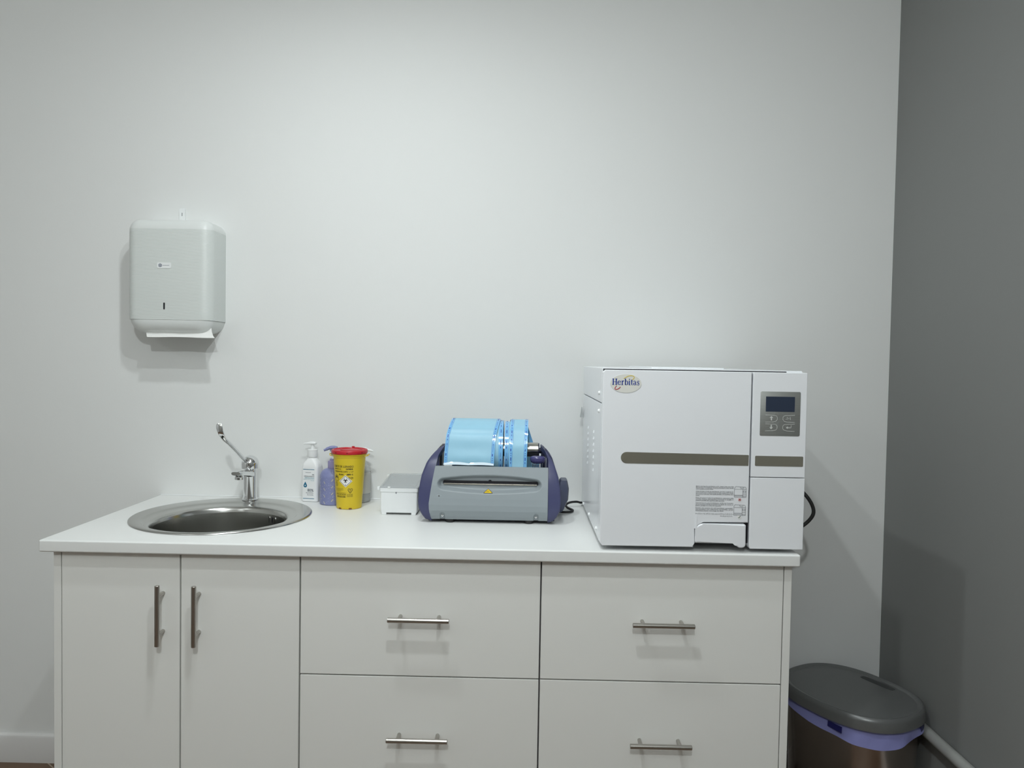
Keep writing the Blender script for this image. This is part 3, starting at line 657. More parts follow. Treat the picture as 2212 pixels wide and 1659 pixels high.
# purple side shells: arched bands that lean inwards towards the top
OUT = [(.9030, .0345), (.9130, .0520), (.9256, .0600), (.9440, .0685), (.9650, .0710), (.9900, .0700), (1.0150, .0672), (1.0400, .0628), (1.0750, .0510), (1.0900, .0415), (1.1010, .0325), (1.1100, .0200), (1.1180, .0030)]
PATH = smooth_pts([(0, .2930, .9065), (0, .2800, .9160), (0, .2740, .9350), (0, .2730, .9600), (0, .2770, 1.0000), (0, .2890, 1.0480), (0, .3120, 1.0850), (0, .3480, 1.1100), (0, .3900, 1.1190), (0, .4350, 1.1080), (0, .4680, 1.0800), (0, .4860, 1.0300), (0, .4900, .9700), (0, .4860, .9200), (0, .4740, .9075)], 5)
def shell(side):
    t = bmesh.new(); rings = []; n = len(PATH)
    xc = .9715 if side < 0 else 1.2340      # the inward end of the table
    for i, p in enumerate(PATH):
        d = PATH[min(i+1, n-1)]-PATH[max(i-1, 0)]; d.normalize(); nn = Vector((0, d.z, -d.y))      # towards the inside of the arch
        if nn.dot(Vector((0, .385, 1.0))-p) < 0: nn = -nn
        th = .0150 if p.z > 1.0 else .0150+.012*sst(1.0, .93, p.z)
        zz = p.z; xo = interp(OUT, zz)
        xin_l = interp([(.9060, .940), (.9200, .9362), (.9450, .9332), (.9600, .9327), (1.0250, .9412), (1.0600, .9475), (1.0900, .9520), (1.1050, .9600), (1.1190, .9690)], zz)
        if side < 0: xi, xe = xin_l, .9715-xo
        else: xi, xe = interp([(.90, 1.2682), (1.05, 1.2682), (1.085, 1.2682), (1.105, 1.2600), (1.119, 1.2470)], zz), 1.2340+xo
        if side < 0: xe = min(xe, xi-.0025)
        else: xe = max(xe, xi+.0025)
        e = .0045; s_ = 1 if side > 0 else -1
        P = [(xi, 0), (xe-s_*e*1.6, 0), (xe-s_*e*.5, .0012), (xe, e), (xe, th-e*.5), (xe-s_*e*.5, th), (xi, th)] if abs(xe-xi) > .012 else [(xi, 0), (lerp(xi, xe, .6), 0), (lerp(xi, xe, .9), .0008), (xe, .0025), (xe, th-.002), (lerp(xi, xe, .9), th), (xi, th)]
        rings.append([Vector((x, p.y, p.z))+nn*q for x, q in P])
    loft(t, rings); return t
def side_fill(side):       # lower cheek closing the arch, leaving the grip opening above
    t = bmesh.new(); x0_ = .9440 if side < 0 else 1.2685
    poly = [(.290, .912), (.283, .94), (.288, 1.000), (.300, 1.018), (.330, 1.030), (.380, 1.034), (.440, 1.030), (.468, 1.015), (.480, .98), (.478, .93), (.470, .912)]
    a, c_ = (x0_-.0190, x0_+.006) if side < 0 else (x0_-.006, x0_+.0190)
    return loft(t, [[Vector((x, y, z)) for y, z in poly] for x in (a, c_)])
ls = obj('side_shell', shell(-1), NAVY, se, wn=False, sharp=50, label='purple side shell with an open grip')
obj('cheek', side_fill(-1), NAVYD, ls)
rs_ = obj('side_shell', shell(1), NAVY, se, wn=False, sharp=50, label='purple side shell beside the sealing lever')
obj('cheek', side_fill(1), NAVYD, rs_)
# roll axle with its end holder
obj('axle', tube([(.992, .410, 1.1005), (1.2405, .410, 1.1005)], .0215, 40), mat('axle_steel', (.50, .49, .45), .25, 1.), se, wn=False)
t = bmesh.new(); tube([(1.2407, .410, 1.1005), (1.2440, .410, 1.1005)], .0200, 32, t); tube([(1.244, .410, 1.0985), (1.2640, .410, 1.0960)], .0085, 20, t)
box(t, 1.2500, 1.2640, .372, .440, 1.030, 1.1060, bev=.006)
obj('axle_holder', t, NAVYD, se, wn=False)
t = bmesh.new(); box(t, .9490, .9560, .372, .450, 1.030, 1.110, bev=.003); obj('axle_holder', t, DARK, se, wn=False)
# cutter knob: rounded purple grip on ribbed stem
kx, ky, kz = 1.2385, .345, 1.0795
t = bmesh.new(); rg = []
for z, k in ((-.0095, .35), (-.0088, .62), (-.0060, .86), (-.0010, .98), (.0030, 1.0), (.0060, .95), (.0082, .78), (.0090, .45)):
    rg.append([Vector((kx+.0225*k*math.copysign(abs(cos(q))**.8, cos(q)), ky+.0140*k*math.copysign(abs(sin(q))**.8, sin(q)), kz+z*1.2)) for q in [2*pi*i/32 for i in range(32)]])
kn = obj('cutter_knob', loft(t, rg), mat('glossy_purple', (.075, .072, .20), .18), se, wn=False, label='glossy purple cutter knob')
t = bmesh.new()
for k in range(-3, 4): box(t, kx+k*.0046-.0010, kx+k*.0046+.0010, ky-.0080, ky+.0080, 1.0560, kz-.0070)
obj('ribbed_stem', t, mat('clear_dark', (.08, .09, .11), .2), kn, wn=False)
# sealing lever on the right side
lp = [(.9150, 1.3078, 1.3105), (.9230, 1.3060, 1.3198), (.9545, 1.3055, 1.3326), (.9864, 1.3070, 1.3344), (1.0070, 1.3080, 1.3300), (1.0125, 1.3130, 1.3280)]
t = bmesh.new(); rings = []
for z, xa, xb in lp:
    hwd = .038*(1-.25*abs(z-.97)/.05); rings.append([Vector((xa, .420-hwd, z)), Vector((lerp(xa, xb, .85), .420-hwd, z)), Vector((xb, .420-hwd*.7, z)), Vector((xb+.0012, .420, z)), Vector((xb, .420+hwd*.7, z)), Vector((lerp(xa, xb, .85), .420+hwd, z)), Vector((xa, .420+hwd, z))])
loft(t, rings); lvr = obj('sealing_lever', t, mat('slate_purple', (.065, .075, .125), .35), se, wn=False, sharp=50)
obj('lever_pivot', tube([(1.3020, .420, .965), (1.3080, .420, .965)], .013, 24), NAVYD, lvr, wn=False)
for x_, y_ in ((.9905, .298), (1.2150, .298), (.9905, .455), (1.2150, .455)):
    obj('foot', lathe(x_, y_, [(.0105, H), (.0120, H+.0008), (.0120, H+.0110), (.0110, H+.0135)], 28), BLACK, se, wn=False)
cp = smooth_pts([(1.285, .455, H+.012), (1.300, .448, H+.0055), (1.325, .440, H+.0050), (1.345, .448, H+.0050), (1.352, .470, H+.0055), (1.338, .492, H+.008), (1.334, .515, H+.012), (1.346, .535, H+.016), (1.368, .545, H+.0175), (1.384, .560, H+.012), (1.392, .590, H+.008)], 8)
obj('power_cord', tube(cp, .0036, 12), BLACK, se, wn=False)

# ------------------------------------------------------------ blue pouch rolls
def roll(loc, path, xa, xb, skew, core_r, label, flap_end, seed, rx=None):
    """path: (y,z) points of the outermost sheet; xa..xb the web; skew(i) shifts it sideways"""
    th = thing('pouch_roll', label, 'roll', loc, 'blue pouch rolls on the sealing machine')
    P = smooth_pts([(0, y, z) for y, z in path], 10); n = len(P); wd = xb-xa
    sk = [skew(i/(n-1)) for i in range(n)]
    def normal(i): d = (P[min(i+1, n-1)]-P[max(i-1, 0)]).normalized(); return Vector((0, d.z, -d.y))
    def sheet(u0, u1, off, thick):
        t = bmesh.new(); rings = []
        for i in range(n):
            nn = normal(i); x_0, x_1 = xa+wd*u0+sk[i], xa+wd*u1+sk[i]; c = P[i]; us = [u0+(u1-u0)*k/4 for k in range(5)]
            wv = .0012*sin(i*.35+seed) if i > n*.6 else .0004*sin(i*.3)
            m_ = [Vector((x_0+(x_1-x_0)*k/4, c.y, c.z))+nn*(off+wv*sin(pi*us[k])) for k in range(5)]
            rings.append(m_+[v-nn*thick for v in m_[::-1]])
        return loft(t, rings)
    eb = .0095/wd
    web = obj('web', sheet(eb-.001, 1-eb+.001, 0, .0007), POUCH, th, wn=False, sharp=60)
    for u0, u1 in ((0.0, eb), (1-eb, 1.0)): obj('film_edge', sheet(u0, u1, .0004, .0007), POUCHE, web, wn=False, sharp=60)
    # printed marks along both edges
    L = [0]
    for i in range(1, n): L.append(L[-1]+(P[i]-P[i-1]).length)
    def at(u, s):
        s = max(0, min(L[-1]-1e-6, s)); i = max(k for k in range(n) if L[k] <= s); i = min(i, n-2); f = (s-L[i])/max(1e-9, L[i+1]-L[i])
        c = P[i].lerp(P[i+1], f); return Vector((xa+u+lerp(sk[i], sk[i+1], f), c.y, c.z))+normal(i)*.0008
    t = bmesh.new()
    for u in (.0050, wd-.0050):
        s = .004
        while s < L[-1]-.012:
            g = lambda a, c, u=u: at(u+a, c)
            stroke(t, seg((0, s), (0, s+.024), 8), .0007, g); stroke(t, [(-.0018, s+.0040), (0, s), (.0018, s+.0040)], .0008, g)
            stroke(t, seg((-.0006, s+.029), (-.0006, s+.036), 3), .0028, g)
            for k in range(2): stroke(t, seg((0, s+.041+.006*k), (0, s+.0432+.006*k), 1), .0024, g)
            stroke(t, seg((.0002, s+.054), (.0002, s+.063), 3), .0026, g); stroke(t, seg((0, s+.067), (0, s+.072), 2), .0018, g)
            s += .080
        for q in (.0042,): stroke(t, seg((q if u < wd/2 else -q, 0), (q if u < wd/2 else -q, L[-1]), 60), .0004, lambda a, c, u=u: at(u+a, c))
    obj('printed_marks', t, POUCHI, web, wn=False)
    return th, web, P, sk
AY, AZ = .410, 1.1005
def arc(r, a0, a1, n, cy=AY, cz=AZ): return [(cy+r*cos(R(a0+(a1-a0)*i/n)), cz+r*sin(R(a0+(a1-a0)*i/n))) for i in range(n+1)]
def coil(th, xa, xb, r0, r1, m=POUCH, name='coil'):
    t = bmesh.new(); n = 72
    A = [[Vector((x, AY+r*cos(2*pi*i/n), AZ+r*sin(2*pi*i/n))) for i in range(n)] for x, r in ((xa, r0), (xa, r1), (xb, r1), (xb, r0))]
    loft(t, A+[A[0]], False, False)
    return obj(name, t, m, th, wn=False)
# large roll: its free end hangs forward over the coil
pl = arc(.0905, 60, 150, 9)+[(.3235, 1.1180), (.3180, 1.090), (.3140, 1.0655)]
th, web, P, sk = roll((1.055, AY, 1.0065), pl, .9825, 1.1265, lambda f: .0005-.0235*sst(.25, 1., f)*0-.0145*sst(.30, 1.0, f), 0, 'wide blue pouch roll with its end hanging over the front of the sealing machine', 0, .3)
c_ = coil(th, .9905, 1.1370, .0222, .0860)
for u in (.9905, 1.1370-.0125):
    t = bmesh.new(); n = 72; x_0, x_1 = u, u+.0125
    loft(t, [[Vector((x, AY+.0865*cos(2*pi*i/n), AZ+.0865*sin(2*pi*i/n))) for i in range(n)] for x in (x_0, x_1)], False, False); obj('film_edge', t, POUCHE, c_, wn=False)
t = bmesh.new()
for k in range(0, 360, 12):
    for x in (1.1308,): stroke(t, [(x, R(k)), (x, R(k+(8 if k % 24 else 4)))], .0022 if k % 36 else .0008, lambda a, q: Vector((a, AY+.0870*cos(q), AZ+.0870*sin(q))))
obj('printed_marks', t, POUCHI, c_, wn=False)
t = bmesh.new(); rows = []      # curled transparent lower lip of the hanging end
for j, (dy, dz) in enumerate(((0, .004), (-.0022, .0010), (-.0042, -.0012), (-.0056, -.0008))):
    rows.append([Vector((.9825-.0145+.1440*i/24, .3140+dy-.0008, 1.0655+dz+(.0035*abs(sin(pi*i/12)))*(1 if j < 3 else .3))) for i in range(25)])
loft(t, [r+[p+Vector((0, .0005, 0)) for p in r[::-1]] for r in rows]); obj('film_lip', t, FILM, web, wn=False)
# narrow roll: loose hollow loop around a used-up coil
pn = arc(.0900, -52, 112, 12, AY+.002, AZ)+[(.3450, 1.1640), (.3280, 1.130), (.3225, 1.095), (.3200, 1.058)]
th2, web2, P2, sk2 = roll((1.185, AY, 1.0105), pn, 1.1545, 1.2060, lambda f: .0420*sst(.55, .0, f)+.0040*sst(.5, .65, f)-.0035*sst(.7, 1, f), 0, 'narrow blue pouch roll whose loose loop stands beside the purple knob', 0, 1.2)
c2_ = coil(th2, 1.1420, 1.2030, .0222, .0840)
for u in (1.1420, 1.2030-.0115):
    t = bmesh.new(); n = 72
    loft(t, [[Vector((x, AY+.0844*cos(2*pi*i/n), AZ+.0844*sin(2*pi*i/n))) for i in range(n)] for x in (u, u+.0115)], False, False); obj('film_edge', t, POUCHE, c2_, wn=False)
t = bmesh.new()
for k in range(0, 360, 12):
    for x in (1.1475, 1.1590): stroke(t, [(x, R(k)), (x, R(k+(8 if k % 24 else 4)))], .0022 if k % 36 else .0008, lambda a, q: Vector((a, AY+.0848*cos(q), AZ+.0848*sin(q))))
obj('printed_marks', t, POUCHI, c2_, wn=False)

# ------------------------------------------------------------ sterilizer
AF = .010; AX0, AX1 = 1.3860, 1.8845; AB, AT = .9150, 1.3480
ac = thing('steam_sterilizer', 'large white steam sterilizer with a bronze stripe and small dark screen', 'sterilizer', (1.635, .3, H))
t = B(AX0+.0005, AX1-.004, .037, .562, AB+.004, 1.2635, bev=.003); obj('body', t, AC, ac)
t = B(AX0, AX1-.0035, .0335, .562, 1.2650, 1.3525, bev=.003); obj('top_cover', t, AC, ac)
obj('lid_panel', B(1.520, 1.705, .10, .50, 1.3520, 1.3560, bev=.0015), AC, ac)
XD1 = 1.7490
# door with the cut-out for its handle
dpoly = [(AX0+.0005, AB+.008), (AX0+.0065, AB)]+[(1.6165, AB+.0005), (1.6165, .9600)]
cx_, cz_, rr = 1.6390, .9560, .0220
dpoly += [(cx_+rr*cos(R(a)), cz_+rr*sin(R(a))) for a in range(180, 89, -15)]
dpoly += [(XD1, .9780), (XD1, AT), (AX0+.0065, AT), (AX0+.0005, AT-.006)]
t = prism_xz(dpoly, AF, .0265, .0022, 3)
door = obj('door', t, AC, ac, sharp=30)
t = bmesh.new()     # chamfer face down the hinge side
# handle block
hpoly = [(1.6195, .9300), (1.6195, .9560)]+[(1.6390+.0195*cos(R(a)), .9550+.0195*sin(R(a))) for a in range(180, 89, -15)]+[(1.7405, .9745), (1.7435, .9720), (1.7440, .9230), (1.7410, .9185), (1.7360, .9165), (1.7280, .9165), (1.7230, .9195), (1.7205, .9245), (1.7165, .9272), (1.7120, .9275), (1.6235, .9272)]
obj('door_handle', prism_xz(hpoly, AF-.0035, .028, .0035, 4), AC, door, sharp=30)
# control column
XC0 = 1.7525
t = prism_xz([(XC0+.003, AB-.001), (AX1-.002, AB-.001), (AX1, AB+.001), (AX1, 1.0897), (XC0, 1.0897), (XC0, AB+.006)], AF, .036, .0016); obj('service_panel', t, AC, ac)
t = prism_xz([(XC0, 1.0915), (AX1, 1.0915), (AX1, AT-.002), (AX1-.002, AT), (XC0+.002, AT), (XC0, AT-.002)], AF, .036, .0016); cc = obj('control_column', t, AC, ac)
obj('gap_strip', B(XD1-.004, XC0+.004, .022, .033, AB+.01, AT-.002), DARK, ac, wn=False)  # dark strip set behind the gap between door and control column
obj('gap_shade', B(AX0+.003, XD1-.005, .0262, .0372, .985, AT+.0012), DARK, ac, wn=False); obj('gap_shade', B(AX0+.003, AX1-.045, .0300, .0334, AT-.004, AT+.0024), DARK, ac, wn=False); obj('gap_shade', B(AX0+.003, 1.6, .0262, .0372, AB+.012, .9860), DARK, ac, wn=False)  # dark strips standing in for the shade in the gaps round the door
ys = AF-.0005
st = [(1.7460, 1.1197), (1.7463, 1.1440), (1.7450, 1.1452)]+[(1.4480+.0140*cos(R(a)), 1.1332+.0140*sin(R(a))) for a in range(90, 271, 15)]+[(1.7450, 1.1185)]
obj('bronze_stripe', prism_xz([(x, z) for x, z in st], ys, AF+.002), STRIP, door, wn=False)
obj('bronze_stripe', prism_xz(rrect(1.7618, 1.8788, 1.1187, 1.1437, .0025), ys, AF+.002), STRIP, cc, wn=False)
cpn = obj('control_panel', prism_xz(rrect(1.7712, 1.8685, 1.1930, 1.3015, .0035), ys, AF+.002, .0002), PANELM, cc, wn=False)
obj('screen', prism_xz(rrect(1.7843, 1.8545, 1.2525, 1.2892, .0004), ys-.0004, AF+.001), SCREEN, cpn, wn=False)
LB = mat('engraved_outline', (.62, .63, .61), .5)
fb = front(0, ys-.0005, 0)
for cxb, czb, sg, sym in ((1.7995, 1.2365, 1, 'up'), (1.8400, 1.2365, -1, 'M'), (1.7995, 1.2148, 1, 'down'), (1.8400, 1.2148, -1, 'enter')):
    t = bmesh.new()
    o_ = [(-.0155, .0078), (.0070, .0070), (.0115, .0055), (.0135, .0020), (.0135, -.0030), (.0105, -.0070), (.0040, -.0090), (-.0155, -.0098)]
    stroke(t, [(cxb+sg*a, czb+c) for a, c in o_], .0010, fb)
    if sym in ('up', 'down'):
        s_ = 1 if sym == 'up' else -1
        poly2(t, [(cxb-.0055, czb+.0005*s_), (cxb+.0035, czb+.0005*s_), (cxb-.0010, czb+.0055*s_)], fb); poly2(t, [(cxb-.0024, czb-.0055*s_), (cxb+.0006, czb-.0055*s_), (cxb+.0006, czb+.0006*s_), (cxb-.0024, czb+.0006*s_)], fb)
    elif sym == 'M':
        stroke(t, [(cxb-.0035, czb-.0035), (cxb-.0035, czb+.0035), (cxb+.0005, czb-.0008), (cxb+.0045, czb+.0035), (cxb+.0045, czb-.0035)], .0012, fb); stroke(t, [(cxb-.0070, czb-.0028), (cxb-.0058, czb-.0028)], .0012, fb)
    else:
        stroke(t, [(cxb+.0070, czb+.0050), (cxb+.0070, czb-.0010), (cxb-.0011, czb-.0010)], .0014, fb); poly2(t, [(cxb-.0060, czb-.0010), (cxb-.0010, czb+.0022), (cxb-.0010, czb-.0042)], fb)
    obj('key', t, LB, cpn, wn=False, label='engraved key outline')
# oval maker's sticker
el = [(1.4425+.0378*cos(R(a)), 1.3148+.0228*sin(R(a))) for a in range(0, 360, 8)]
stk = obj('oval_sticker', prism_xz(el, ys, AF+.001), mat('cream_sticker', (.74, .74, .69), .45), door, wn=False, label='cream oval sticker with a blue word')
obj('sticker_rim', stroke(bmesh.new(), [(1.4425+.0378*cos(R(a)), 1.3148+.0228*sin(R(a))) for a in range(180, 361, 8)], .0004, front(0, ys-.0003, 0)), mat('rim_grey', (.45, .46, .46), .5), stk, wn=False)
t = bmesh.new(); fs = front(0, ys-.0004, 0)
# serif lettering "Herbitas", drawn stroke by stroke (unit = x-height)
def arcp(cx, cz, rx_, rz_, a0, a1, n=12): return [(cx+rx_*cos(R(a0+(a1-a0)*i/n)), cz+rz_*sin(R(a0+(a1-a0)*i/n))) for i in range(n+1)]
def wvar(a0, a1, thick, thin, n=12): return [thin+(thick-thin)*abs(cos(R(a0+(a1-a0)*i/n)))**1.3 for i in range(n+1)]
def stem(x, z0_, z1_, w_=.26): return ([(x, z0_), (x, z1_)], w_)
def serif(x0_, x1_, z): return ([(x0_, z), (x1_, z)], .09)
GL = {
 'H': ([stem(.30, 0, 1.42), stem(1.02, 0, 1.42), ([(.30, .72), (1.02, .72)], .10), serif(.04, .56, .045), serif(.76, 1.28, .045), serif(.04, .56, 1.375), serif(.76, 1.28, 1.375)], 1.34),
 'e': ([(arcp(.42, .50, .33, .45, 15, 330), wvar(15, 330, .24, .09)), ([(.16, .58), (.74, .58)], .09)], .86),
 'r': ([stem(.28, 0, .98, .24), serif(.06, .52, .045), serif(.06, .30, .93), (arcp(.62, .62, .26, .30, 165, 70, 6), [.08, .1, .14, .18, .2, .22, .22])], .80),
 'b': ([stem(.24, .02, 1.45, .24), serif(.02, .26, 1.40), (arcp(.50, .50, .33, .45, 150, -150), wvar(150, -150, .24, .09))], .94),
 'i': ([stem(.28, 0, .98, .24), serif(.06, .52, .045), serif(.06, .30, .93), ([(.17, 1.30), (.39, 1.30)], .24)], .56),
 't': ([stem(.26, .16, 1.25, .22), serif(.04, .56, .93), (arcp(.40, .20, .15, .15, 180, 320, 5), .11)], .60),
 'a': ([stem(.62, .10, .72, .22), (arcp(.40, .70, .24, .25, 0, 165, 8), [.2, .14, .1, .09, .1, .14, .18, .2, .2]), (arcp(.36, .28, .20, .24, 60, 300), wvar(60, 300, .22, .09)), ([(.62, .10), (.76, .06), (.84, .12)], .1)], .88),
 's': ([(arcp(.36, .72, .20, .21, 30, 230, 9), .13), (arcp(.36, .27, .22, .23, 60, -150, 9), .13), ([(.20, .60), (.36, .50), (.54, .40)], .22), ([(.56, .95), (.56, .70)], .07), ([(.14, .05), (.14, .30)], .07)], .72)}
adv = sum(GL[c][1] for c in 'Herbitas'); sc_ = .0675/adv; x_ = 1.4085; zb0 = 1.3112
for ch in 'Herbitas':
    for pts, wd_ in GL[ch][0]: stroke(t, [(x_+a*sc_, zb0+c*sc_*1.08) for a, c in pts], [q*sc_ for q in wd_] if isinstance(wd_, list) else wd_*sc_, fs)
    x_ += GL[ch][1]*sc_
obj('lettering', t, mat('royal_blue_print', (.006, .035, .30), .4), stk, wn=False)
obj('yellow_swoosh', stroke(bmesh.new(), [(p.x, p.y) for p in smooth_pts([(1.4370, 1.3268, 0), (1.4455, 1.3320, 0), (1.4550, 1.3345, 0), (1.4615, 1.3325, 0), (1.4620, 1.3285, 0), (1.4580, 1.3240, 0)], 4)], .0018, fs), mat('mustard_print', (.72, .56, .10), .5), stk, wn=False)
obj('red_swoosh', stroke(bmesh.new(), [(p.x, p.y) for p in smooth_pts([(1.4200, 1.3088, 0), (1.4165, 1.3045, 0), (1.4165, 1.3010, 0), (1.4210, 1.3002, 0), (1.4260, 1.3030, 0), (1.4295, 1.3062, 0)], 4)], .0018, fs), mat('crimson_print', (.42, .01, .03), .5), stk, wn=False)
# instruction notice
t = bmesh.new(); AL = 'LEFT'
LN = [(1.0655, ['Before starting the sterilization cycle, please make sure that', 'the autoclave is completely closed by pressing the door handle', 'until it is parallel to the door surface.'], .46),
      (1.0530, ['Antes de lanzar el ciclo de esterilización, por favor asegúrese de', 'que la puerta esté completamente cerrada empujando la manija', 'de la puerta hasta que esta quede paralela a la superficie de la', 'puerta.'], .1),
      (1.0370, ['Prima di avviare il ciclo di sterilizzazione, assicurarsi della', 'corretta chiusura dell’autoclave premendo la maniglia in', 'posizione parallela alla superficie dello sportello.'], .76),
      (1.0245, ['Avant de lancer le cycle de stérilisation, vérifiez que l’autoclave', 'est correctement fermée en poussant la poignée de la porte en', 'position parallèle à la surface de l’autoclave.'], .68),
      (1.0120, ['Proszę, nim zacznie się cykl sterylizacji, sprawdzić,', 'czy autoklaw jest całkowicie zamknięty, przez', 'dociśnięcie klamki równolegle do drzwi.'], .75)]
for z, ls_, last in LN:
    for k, s_ in enumerate(ls_):
        z_ = z-.0034*k; text(t, s_, .0034, (lambda zz: lambda a, c: fs(1.6192+a, zz+c))(z_), 'LEFT', .00004, .0920*(last if k == len(ls_)-1 else 1))
text(t, 'قبل البدء في دورة التعقيم يرجى التأكد من إغلاق الباب', .0034, lambda a, c: fs(1.6192+a, .9985+c), 'LEFT', .00004, .0920)
text(t, 'وأنه موازٍ لسطح الباب', .0034, lambda a, c: fs(1.6800+a, .9935+c), 'LEFT', .00004, .0300)
def mini(x, z):     # line drawing of the machine
    for a, c in (((0, 0), (0, .0215)), ((0, .0215), (.0030, .0262)), ((.0030, .0262), (.0270, .0250)), ((.0270, .0250), (.0285, .0205)), ((.0285, .0205), (.0285, 0)), ((0, 0), (.0285, 0)), ((0, .0195), (.0285, .0195)),
                 ((.0205, 0), (.0205, .0195)), ((0, .0030), (.0285, .0030)), ((0, .0052), (.0205, .0052)), ((.0205, .0080), (.0285, .0080)), ((.0215, .0120), (.0275, .0120)), ((.0215, .0155), (.0275, .0155)), ((.0215, .0120), (.0215, .0155)), ((.0275, .0120), (.0275, .0155)),
                 ((.0140, .0258), (.0145, .0225)), ((.0145, .0225), (.0225, .0225)), ((.0225, .0225), (.0225, .0252))):
        stroke(t, [(x+a[0], z+a[1]), (x+c[0], z+c[1])], .0006, fs)
mini(1.7135, 1.0412); mini(1.7130, .9965)
nt_ = obj('notice', t, mat('grey_black_print', (.06, .06, .07), .5), door, wn=False, label='small printed multilingual notice with two line drawings')
for z, m_ in ((1.0350, mat('pink_dot', (.78, .60, .60), .5)), (.9920, WPRINT)):
    obj('dot', prism_xz([(1.7268+.0042*cos(R(a)), z+.0042*sin(R(a))) for a in range(0, 360, 20)], ys-.0002, AF), m_, nt_, wn=False)
fs2 = front(0, ys-.0006, 0); t = bmesh.new()
stroke(t, [(1.7244, 1.0326), (1.7292, 1.0374)], .0012, fs2); stroke(t, [(1.7244, 1.0374), (1.7292, 1.0326)], .0012, fs2); obj('cross', t, mat('dark_red_print', (.35, .01, .02), .5), nt_, wn=False)
obj('check_mark', stroke(bmesh.new(), [(1.7238, .9925), (1.7258, .9898), (1.7298, .9955)], [.0008, .0014, .0012], fs2), mat('dark_green_print', (.01, .09, .07), .5), nt_, wn=False)
# side details (left side of the cabinet)
xs_ = AX0+.0005
for y, z in ((.077, 1.2884), (.0825, 1.2421), (.472, .9290), (.287, .9350), (.089, .9400)):
    obj('screw', tube([(xs_+.001, y, z), (xs_-.0012, y, z), (xs_-.0040, y, z), (xs_-.0046, y, z)], [.0050, .0050, .0040, .002], 16), PLW, ac, wn=False)
vents = [(.372, 1.0712+.0172*k) for k in range(7)]+[(.207, 1.0740+.0172*k) for k in range(7)]
for y, z in vents:
    t = bmesh.new(); n_ = 8; rings = []
    for k in range(n_+1):
        a = pi*k/n_; yy = y+.011*cos(a); hgt = .0030*sin(a)
        rings.append([Vector((xs_+.0005, yy, z-.003)), Vector((xs_-hgt-.0001, yy, z-.003)), Vector((xs_-hgt*.3, yy, z+.003)), Vector((xs_+.0005, yy, z+.0035))])
    obj('louvre', loft(t, rings), AC, ac, wn=False)
t = prism_xz([(xs_-.0105, 1.190), (xs_+.0005, 1.190), (xs_-.0045, 1.2225), (xs_-.0055, 1.2225)], .545, .560); obj('side_bracket', t, mat('grey_bracket', (.42, .44, .44), .4), ac, wn=False)
for x_ in (1.43, 1.84):
    for y_ in (.085, .500): obj('foot', lathe(x_, y_, [(.016, H), (.017, H+.001), (.017, AB+.0045)], 24), BLACK, ac, wn=False)
cb = smooth_pts([(1.875, .500, 1.052), (1.945, .410, 1.045), (1.996, .320, 1.006), (2.0225, .300, .960), (2.010, .300, .925), (1.968, .315, .890), (1.922, .400, .845), (1.905, .500, .800), (1.915, .575, .650), (1.925, .590, .350), (1.925, .590, .030)], 8)
obj('power_cord', tube(cb, .0052, 14), BLACK, ac, wn=False)

# ------------------------------------------------------------ waste bin
NXb, NYb, AN = 2.1905, .4020, R(120); LA, LB_ = .1980, .1630; EX = 2.45; ZL = .400
bn = thing('waste_bin', 'oval stainless steel waste bin with a grey lid in the corner', 'bin', (NXb, NYb, 0))
def bring2(i, z, sc2=1.): return ring(NXb, NYb, (LA-i)*sc2, z, 96, (LB_-i)*sc2, EX, AN)
t = loft(bmesh.new(), [bring2(.022, 0, .90), bring2(.020, .004, .905), bring2(.016, .022, .915), bring2(.0155, .024, .915), bring2(.012, ZL-.045, .985), bring2(.014, ZL-.045, .985), bring2(.016, .06, .92), bring2(.018, .02, .905)], True, True)
obj('body', t, BINS, bn, wn=False, sharp=40, label='brushed steel body')
t = loft(bmesh.new(), [bring2(.004, ZL-.036), bring2(.0, ZL-.036), bring2(.0, ZL-.034), bring2(.0010, ZL-.012), bring2(.0035, ZL-.004), bring2(.0085, ZL), bring2(.0150, ZL-.0012), bring2(.0215, ZL-.0048), bring2(.0235, ZL-.0045), bring2(.0290, ZL-.0042), bring2(.1, ZL-.003)], True, True)
lid = obj('lid', t, BINP, bn, wn=False, sharp=40, label='grey metallic plastic lid')
sc_ = Vector((2.2960, .4545, 0)); dl = Vector((.50, -.866, 0)); dn = Vector((.866, .5, 0))
def slot_pts(z, hl=.056, hw2=.0105):
    return [sc_+dl*(hl*math.copysign(abs(cos(q))**.45, cos(q)))+dn*(hw2*math.copysign(abs(sin(q))**.45, sin(q)))+Vector((0, 0, z)) for q in [2*pi*i/32 for i in range(32)]]
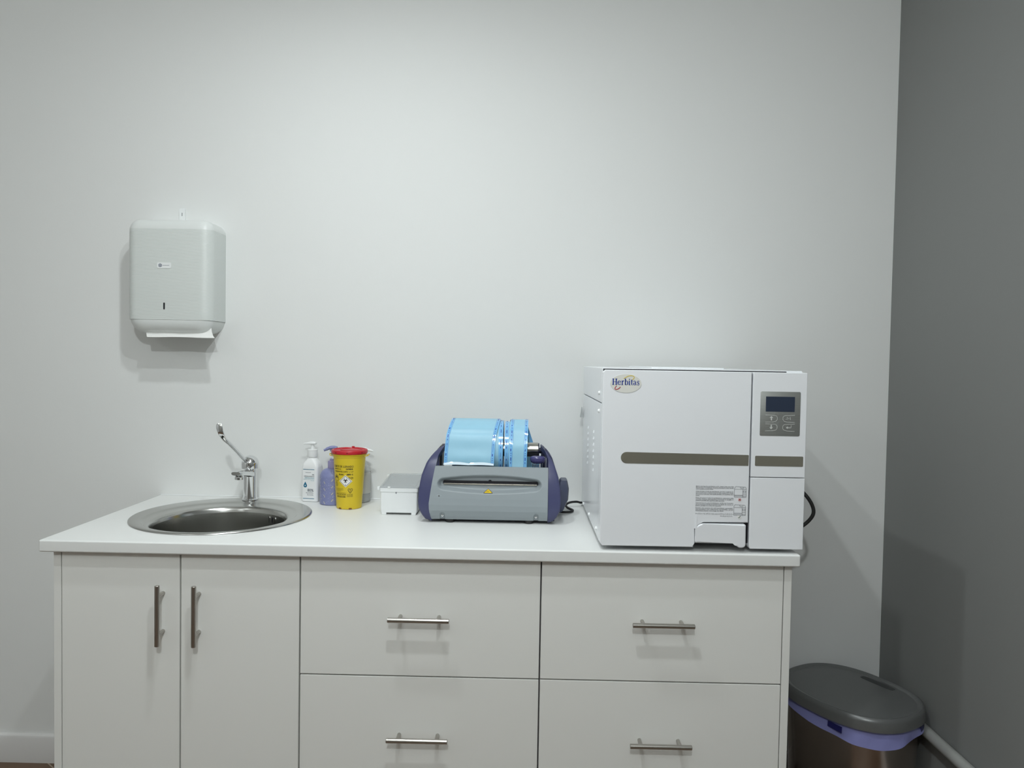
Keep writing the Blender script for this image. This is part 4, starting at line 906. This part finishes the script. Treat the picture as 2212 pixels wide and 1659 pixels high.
cut(lid, loft(bmesh.new(), [slot_pts(ZL-.024, .054, .0125), slot_pts(ZL+.02, .056, .0140)]))
# bag folded over the rim
def bag_ring(off, zf2):
    out = []
    for i, p in enumerate(bring2(.0105-off, 0)):
        q = 2*pi*i/96; out.append(Vector((p.x, p.y, zf2(q))))
    return out
def hang(q):     # q measured in the bin's own frame; front right end is q = pi
    return .034+.012*max(0, cos(q-R(136)))**2+.006*sin(3*q+.6)+.002*sin(5*q)
t = bmesh.new(); rings = []
for k in range(9):
    f = k/8; r_ = []
    for i in range(96):
        q = 2*pi*i/96; h_ = hang(q); wob = .0024*sin(9*q+1)+.0014*sin(14*q+f*4)
        base = bring2(.0115-.0065*f-wob*f, 0)[i]; r_.append(Vector((base.x, base.y, ZL-.0355-h_*f)))
    rings.append(r_)
inner = [[p+ (Vector((NXb, NYb, p.z))-p).normalized()*.0012 for p in r] for r in rings[::-1]]
loft(t, rings+inner+[rings[0]], False, False)
bag = obj('bin_bag', t, BAG, None, wn=False, sharp=60); tag(bag, 'translucent lilac bin bag folded over the rim of the steel bin', 'bin bag')
def on_bag(q, dz, off=.001):
    b0 = bring2(.0115-.0065*(dz/.04)-off-.003, 0); i = (q/(2*pi)*96) % 96; a, c = b0[int(i) % 96], b0[(int(i)+1) % 96]; p = a.lerp(c, i-int(i)); return Vector((p.x, p.y, ZL-.0355-dz))
def patch(qa, qb, dza, dzb, dzc, dzd, name):
    t = bmesh.new(); n = 8; A = [on_bag(R(qa+(qb-qa)*i/n), lerp(dza, dzb, i/n)) for i in range(n+1)]; C_ = [on_bag(R(qa+(qb-qa)*i/n), lerp(dzc, dzd, i/n)) for i in range(n+1)]
    out = [ (p-Vector((NXb, NYb, p.z))).normalized()*.0008 for p in A]
    loft(t, [[A[i]+out[i], A[i], C_[i], C_[i]+out[i]] for i in range(n+1)]); return obj(name, t, BAGD, bag, wn=False)
patch(99, 111, .007, .010, .021, .027, 'drawstring'); patch(194, 210, .004, .001, .022, .020, 'drawstring')
